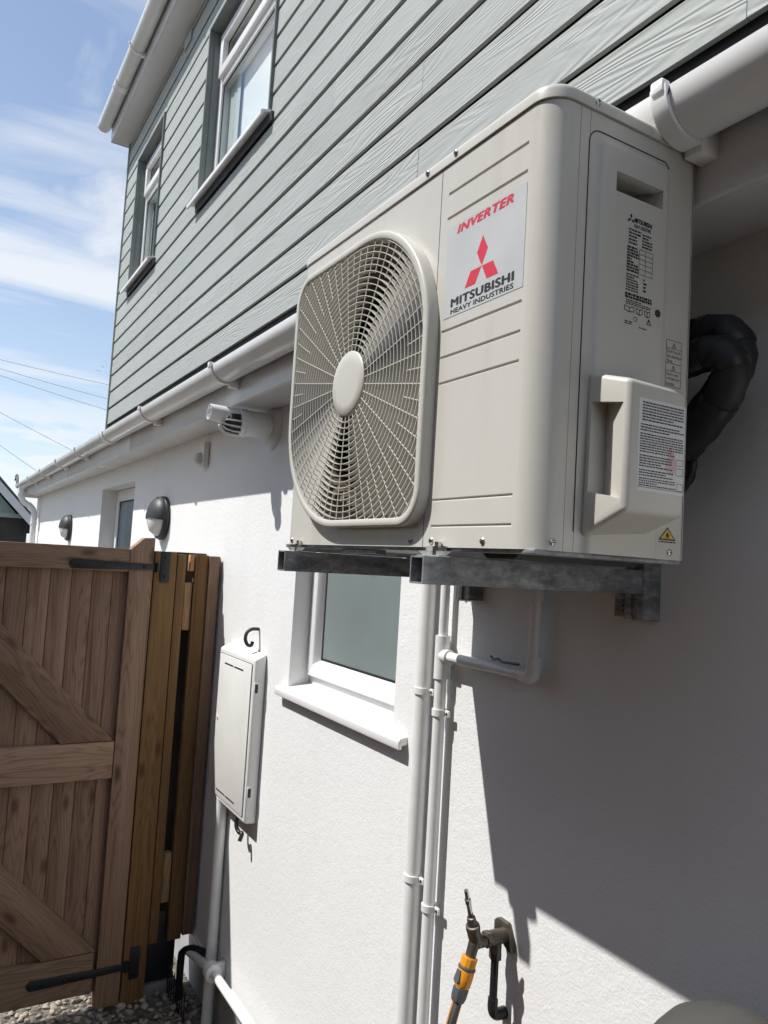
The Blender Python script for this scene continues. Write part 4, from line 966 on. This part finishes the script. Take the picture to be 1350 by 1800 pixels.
# ------------------------------------------------------------------ garden tap and hose
tp = thing('garden_tap', (-.57, 0, -.96), 'bronze outdoor tap on a short black pipe low on the wall', 'tap')
TX, TZ = -.548, -.803
MB().prism([(TX - .036, TZ + .018), (TX - .026, TZ + .026), (TX + .006, TZ + .026), (TX + .026, TZ - .012), (TX + .026, TZ - .030), (TX + .012, TZ - .030), (TX - .036, TZ - .004)], 'y', -.016, -.0005, bev=.003).build('back_plate', 'tap_bronze', tp)
MB().tube([(TX, -.008, TZ), (TX - .002, -.066, TZ - .001)], .0155, 16).build('plate_elbow', 'tap_bronze', tp)
MB().lathe([(0, .0145), (.022, .0145)], (TX - .004, -.04, TZ - .034), (0, 0, 1), 16).build('elbow_neck', 'tap_bronze', tp)
MB().lathe([(0, .0155), (.014, .0155)], (TX - .004, -.04, TZ - .046), (0, 0, 1), 6).build('compression_nut', 'pipe_black', tp, 20)
MB().tube([(TX - .004, -.04, TZ - .04), (TX - .004, -.04, TZ - .148)], .0095, 14).build('drop_pipe', 'pipe_black', tp)
MB().tube(smooth_path([(TX - .004, -.04, TZ - .128), (TX - .004, -.04, TZ - .150), (TX - .003, -.033, TZ - .160), (TX - .002, -.02, TZ - .162), (TX - .002, .002, TZ - .162)], 5), .0122, 14).build('elbow', 'pipe_black', tp)
MB().lathe([(0, .017), (.016, .017)], (TX - .002, -.064, TZ - .001), (0, -1, 0), 6).build('lock_nut', 'tap_bronze', tp, 20)
MB().tube(smooth_path([(TX - .002, -.076, TZ - .001), (TX - .002, -.098, TZ - .002), (TX - .002, -.112, TZ + .008), (TX - .002, -.122, TZ + .03)], 5), [.013] * 6 + [.0155] * 4 + [.0165] * 6, 16).build('tap_body', 'tap_bronze', tp)
MB().lathe([(0, .0165), (.006, .0178), (.012, .0165), (.013, .0120), (.022, .0115), (.03, .010), (.031, .007), (.04, .0062)], (TX - .002, -.119, TZ + .024), (0, -.36, 1), 14).build('bonnet', 'tap_bronze', tp)
MB().lathe([(0, .0062), (.018, .0062), (.02, .0075), (.03, .0078), (.032, .0055), (.05, .0052)], (TX - .002, -.133, TZ + .062), (0, -.36, 1), 12).build('spindle', 'screw_steel', tp)
MB().tube([(TX - .002, -.112, TZ + .006), (TX - .002, -.128, TZ - .036)], [.0135, .0118], 16).build('spout', 'tap_bronze', tp)
sd = Vector((0, -.33, -1)).normalized(); tp.scale = (1, .8, 1); s0 = Vector((TX - .002, -.100, TZ - .026))
hc = thing('hose_connector', tuple(s0 + sd * .08), 'orange and grey quick hose connector pushed onto the tap spout', 'hose connector')
def lat(name, prof, mat, n=24, sm=35): return MB().lathe(prof, s0, sd, n).build(name, mat, hc, sm)
lat('spout_nut', [(0.002, .0165), (.004, .0172), (.020, .0168), (.022, .0155)], 'hose_orange', 12, 20)
lat('grey_band', [(.021, .0180), (.022, .0185), (.026, .0185), (.027, .0180)], 'hose_grey')
lat('orange_body', [(.0265, .0172), (.032, .0180), (.045, .0178), (.058, .0170), (.061, .0150)], 'hose_orange')
lat('hose_nut', [(.0605, .0142), (.063, .0165), (.080, .0160), (.088, .0140), (.092, .0105)], 'hose_grey', 10, 20)
u_ = sd.cross(Vector((1, 0, 0))).normalized(); face = Vector((.86, -.5, 0)); face = (face - sd * face.dot(sd)).normalized(); side_ = sd.cross(face)
face = (face * .55 - side_ * .0 + Vector((-.5, -.5, 0))).normalized(); face = (face - sd * face.dot(sd)).normalized(); side_ = sd.cross(face)
m = MB(); P = [(-.006, .030), (.006, .030), (.009, .050), (.007, .054), (-.007, .054), (-.009, .050)]
m.loops([[s0 + sd * b_ + face * .0165 + side_ * a for a, b_ in P], [s0 + sd * b_ + face * .0195 + side_ * a * .92 for a, b_ in P]], True, True, True).build('grip_pad', 'hose_grey', hc, 30)
h0 = s0 + sd * .085
pts = smooth_path([h0, h0 + sd * .06, h0 + Vector((-.012, -.04, -.17)), h0 + Vector((-.03, -.03, -.4)), h0 + Vector((-.05, .0, -.8)), (-.62, -.16, GROUND + .05), (-.75, -.2, GROUND + .012), (-1.1, -.22, GROUND + .012)], 8)
hs = thing('garden_hose', tuple(pts[-1]), 'grey garden hose with thin orange stripes hanging from the tap', 'hose')
MB().tube(pts, .0098, 16).build('hose', 'hose_grey', hs, 60)
for sgn in (1, -1): MB().tube([p + Vector((.51 * sgn, .86 * sgn, 0)) * .0086 + Vector((.005, -.004, 0)) for p in pts], .0016, 6).build('stripe', 'hose_orange', hs, 60)

# ------------------------------------------------------------------ wooden gate
GX = -2.68
gate = thing('wooden_gate', (GX, -.77, -1.955), 'weathered ledged and braced wooden gate with black strap hinges', 'gate')
GY0, GY1 = -1.26, -.285
y = -.36
while y > GY0 + .06:
    B(GX - .042, GX - .022, y - .0835, y - .0002, -1.90, -.05, bev=.005).build('board', 'gate_board_wood', gate); y -= .0835
B(GX - .024, GX + .012, GY0 + .1, -.386, -.128, -.028, bev=.004).build('rail', 'gate_rail_wood', gate)
B(GX - .022, GX + .012, GY0 + .1, -.388, -1.006, -.852, bev=.004).build('rail', 'gate_rail_wood', gate)
B(GX - .022, GX + .012, GY0 + .1, -.400, -1.885, -1.722, bev=.004).build('rail', 'gate_rail_wood', gate)
MB().prism([(-.386, -1.955), (-.2855, -1.955), (-.283, .026), (-.330, .023), (-.385, -.030)], 'x', GX - .045, GX + .014, bev=.003).build('stile', 'gate_board_wood', gate)
B(GX - .045, GX + .014, GY0, GY0 + .1, -1.955, .026, bev=.003).build('stile', 'gate_board_wood', gate)
for z0, zt in ((-.852, -.128), (-1.722, -1.006)):
    h_ = zt - z0; k = .955
    MB().prism([(-.392, z0 + .003), (-.605, z0 + .003), (-.605 - h_ * k + .0, zt - .003), (-.392 - h_ * k, zt - .003)], 'x', GX - .022, GX + .010, bev=.004).build('brace', 'gate_brace_wood', gate)
def strap(z, y0, y1, pz0, pz1):
    m = MB().prism([(y0, z - .020), (y0 - .012, z - .004), (y0 - .012, z + .006), (y0, z + .021), (y1, z + .013), (y1, z - .013)], 'x', GX + .0145, GX + .0195, bev=.001)
    h_ = m.build('strap_hinge', 'iron_black', gate)
    MB().lathe([(-.02, .011), (.02, .011)], (GX + .020, y1 + .006, z), (0, 0, 1), 14).build('knuckle', 'iron_black', h_)
    for yy in (y0 + .03, y0 + .13, y1 - .05): MB().lathe([(0, .008), (.004, .005)], (GX + .0195, yy, z), (1, 0, 0), 12).build('coach_bolt', 'iron_black', h_)
strap(-.103, -.618, -.272, -.168, -.03); strap(-1.803, -.642, -.272, -1.865, -1.732)

# post and timber filling beside the house wall
gp = thing('gate_post', (GX, -.13, -1.97), 'brown timber gate post with upright battens filling the gap to the wall', 'gate post')
B(GX - .10, GX + .004, -.2765, -.1775, -1.99, -.031, bev=.004).build('post', 'post_wood', gp)
B(GX - .028, GX + .006, -.175, -.136, -1.735, -.040, bev=.003).build('batten', 'post_wood', gp)
B(GX - .030, GX + .004, -.094, -.033, -1.738, -.037, bev=.003).build('batten', 'post_wood', gp)
B(GX - .012, GX + .016, -.0315, .018, -1.72, -.040, bev=.003).build('batten', 'gate_board_wood', gp)
B(GX - .06, GX - .014, -.030, .029, -1.72, -.045, bev=.002).build('packing_batten', 'gate_board_wood', gp)
B(GX - .13, GX - .11, -.176, -.006, -1.735, -.030, bev=.003).build('back_board', 'neighbour_dark', gp)  # dark colour stands in for the unlit depth of the slot
for z0, z1, mt in ((-.38, -.166, 'spacer_wood'), (-1.575, -1.362, 'spacer_wood')): B(GX - .045, GX - .010, -.130, -.096, z0, z1, bev=.002).build('spacer_block', mt, gp)
B(GX - .035, GX - .002, -.116, -.096, -.113, -.039, bev=.002).build('orange_block', 'block_wood', gp)
B(GX - .06, GX - .032, -.176, -.045, -1.918, -1.62, bev=.003).build('kick_board', 'iron_black', gp)
B(GX - .07, GX - .02, -.19, -.03, -1.99, -1.925, bev=.003).build('gravel_board', 'brick_grey', gp)
for z0, z1 in ((-.168, -.031), (-1.865, -1.732)):
    pl = B(GX + .0045, GX + .0095, -.250, -.208, z0, z1, bev=.001).build('hinge_plate', 'iron_black', gp)
    for z in (z0 + .025, z1 - .025): MB().lathe([(0, .007), (.004, .004)], (GX + .0095, -.229, z), (1, 0, 0), 10).build('plate_screw', 'iron_black', pl)

for t_ in (gate, gp):      # drawn on the plane x = GX, standing at x = -2.59: same outline, 2.6 % smaller
    t_.location = (t_.location.x + .09, .9737 * t_.location.y - .030, .9737 * t_.location.z - .0007); t_.scale = (1, .9737, .9737)

# hooped wire mesh guard low down by the wall
wm = thing('wire_guard', (-2.45, -.05, GROUND), 'black tube hoop with wire mesh standing low between gate and wall', 'wire guard')
MB().tube(smooth_path([(-2.52, -.075, GROUND), (-2.52, -.075, -1.75), (-2.515, -.07, -1.715), (-2.48, -.05, -1.69), (-2.42, -.03, -1.675), (-2.36, -.01, -1.665)], 6), .0155, 12).build('hoop', 'iron_black', wm, 60)
for k in range(9):
    x = -2.60 + k * .03; MB().tube([(x, -.10, GROUND), (x, -.10, -1.80 + (k % 2) * .01)], .0028, 6).build('wire', 'iron_black', wm, 60)
for z in (-1.94, -1.88, -1.815): MB().tube([(-2.61, -.10, z), (-2.35, -.10, z)], .0025, 6).build('cross_wire', 'iron_black', wm, 60)

# dome topped container at the bottom edge
dc = thing('domed_container', (.088, -.16, GROUND), 'grey dome topped container standing below the unit at the bottom edge', 'container')
MB().lathe([(0, .10), (.02, .102), (1.204, .108)], (.088, -.16, GROUND), (0, 0, 1), 40).build('body', 'bin_grey', dc)
MB().lathe([(0, .116), (.018, .116), (.03, .112), (.06, .102), (.084, .082), (.100, .054), (.107, .024), (.108, .002)], (.088, -.16, GROUND + 1.204), (0, 0, 1), 48).build('domed_lid', 'bin_grey', dc, 60)

# ------------------------------------------------------------------ unseen fence and house behind the photographer, added to block sky light
bf = thing('sky_block_fence', (.3, -1.55, GROUND), 'unseen tall dark timber fence across the passage, added to block sky light', 'fence')
for k in range(38):
    x = -2.72 + k * .165; B(x, x + .163, -1.572, -1.55, GROUND + .03, -.02, bev=.002).build('fence_board', 'gate_board_wood', bf)
for x in (-2.75, -.9, .9, 2.7): B(x - .05, x + .05, -1.675, -1.576, GROUND, .02, bev=.004).build('fence_post', 'post_wood', bf)
for z in (-.45, -1.7): B(-2.7, 3.5, -1.62, -1.5745, z, z + .07, bev=.003).build('fence_rail', 'gate_rail_wood', bf)
B(GX + .05, GX + .12, -1.55, -1.265, GROUND, -.03, bev=.004).build('side_panel', 'gate_board_wood', bf)
ob = thing('sky_block_house', (1.2, -5.4, GROUND), 'unseen dark brick house across the passage, added to block sky light', 'house')  # never in view; added to darken the ambient light in the passage
B(-2.6, 5.0, -7.9, -2.9, GROUND, 2.05).build('brick_wall', 'sky_block_brick', ob, 0)
MB().prism([(-2.68, 1.98), (-2.68, 2.08), (-5.4, 4.3), (-8.1, 2.08), (-8.1, 1.98)], 'x', -2.9, 5.3).build('roof', 'roof_tile_dark', ob, 0)

# ------------------------------------------------------------------ beyond: neighbour, cables, gulls
nb = thing('neighbour_house', (-21, -3.5, GROUND), 'low neighbouring house with dark roof edge behind the gate', 'house')
NX = -18.0
MB().prism([(-8.2, GROUND), (.62, GROUND), (.62, .42), (-3.8, 5.25), (-8.2, .42)], 'x', NX - 7, NX).build('gable_wall', 'neighbour_green', nb, 0)
B(NX, NX + .06, -8.3, .70, GROUND, .50).build('base_wall', 'neighbour_dark', nb, 0)
B(NX - .01, NX + .12, -8.3, .72, .50, .59).build('band_course', 'neighbour_green', nb, 0)
for s_ in (1, -1):
    a0, b0 = (-3.8 + s_ * 4.75), .20
    MB().prism([(-3.8, 5.35), (a0, b0), (a0, b0 + .20), (-3.8, 5.58)], 'x', NX - 7.2, NX + .28).build('roof', 'roof_tile_dark', nb, 0)
    MB().prism([(-3.8, 5.10), (a0 - s_ * .06, b0 - .02), (a0 - s_ * .06, b0 + .20), (-3.8, 5.36)], 'x', NX + .24, NX + .30).build('barge_board', 'soffit_white', nb, 0)
cabs = [((.224, 5.463), (3.307, 5.242), 'topmost of the thin overhead cables crossing the sky'), ((.247, 5.186), (3.344, 4.78), 'second overhead cable from the top crossing the sky'), ((.265, 4.979), (3.374, 4.412), 'third overhead cable from the top crossing the sky'),
        ((.358, 3.856), (2.193, 3.085), 'fourth overhead cable from the top, sloping to the roof edge'), ((.442, 2.856), (1.441, 2.241), 'lowest overhead cable, steepest, sloping to the gutter end')]
for (y0, z0), (y1, z1), lb in cabs:
    sl_ = (z1 - z0) / (y1 - y0); P = []
    for k in range(25):
        y = -12 + k * 1.0; P.append((-25, y, z0 + (y - y0) * sl_ + .006 * (y - y0) * (y - y1)))
    o = MB().tube(P, .0062, 6).build('overhead_cable', 'cable_black', None, 60); tag(o, lb, 'cable', 'overhead cables')
def gull(p, yaw, lb):
    t = thing('seagull', p, lb, 'bird', 'gulls in flight'); P = Vector(p); Rz = Matrix.Rotation(yaw, 3, 'Z')
    def T(v): return P + Rz @ Vector(v)
    MB().tube([T((-.26, 0, .0)), T((-.18, 0, .01)), T((-.05, 0, .02)), T((.1, 0, .03)), T((.18, 0, .05)), T((.25, 0, .055)), T((.31, 0, .045))], [.02, .05, .085, .075, .045, .042, .008], 10).build('body', 'gull_white', t, 60)
    for s_ in (1, -1):
        w_ = [(.10, s_ * .05, .04), (.14, s_ * .35, .16), (.04, s_ * .68, .10), (-.06, s_ * .66, .09), (-.04, s_ * .34, .13), (-.10, s_ * .05, .03)]
        m = MB().loops([[T(v) for v in w_], [T((v[0], v[1], v[2] - .014)) for v in w_]], True, True, True); m.build('wing', 'gull_grey' if s_ > 0 else 'gull_white', t, 0)
gull((-181.5, 29.4, 41.1), .9, 'upper white gull flying next to the house corner')
gull((-181.5, 28.5, 40.0), .3, 'lower white gull flying a little away from the house corner')

# ------------------------------------------------------------------ lift everything so that the ground is z = 0
for o in list(S.objects):
    if o.parent is None and o.type in {'MESH', 'EMPTY'}: o.location.z -= GROUND
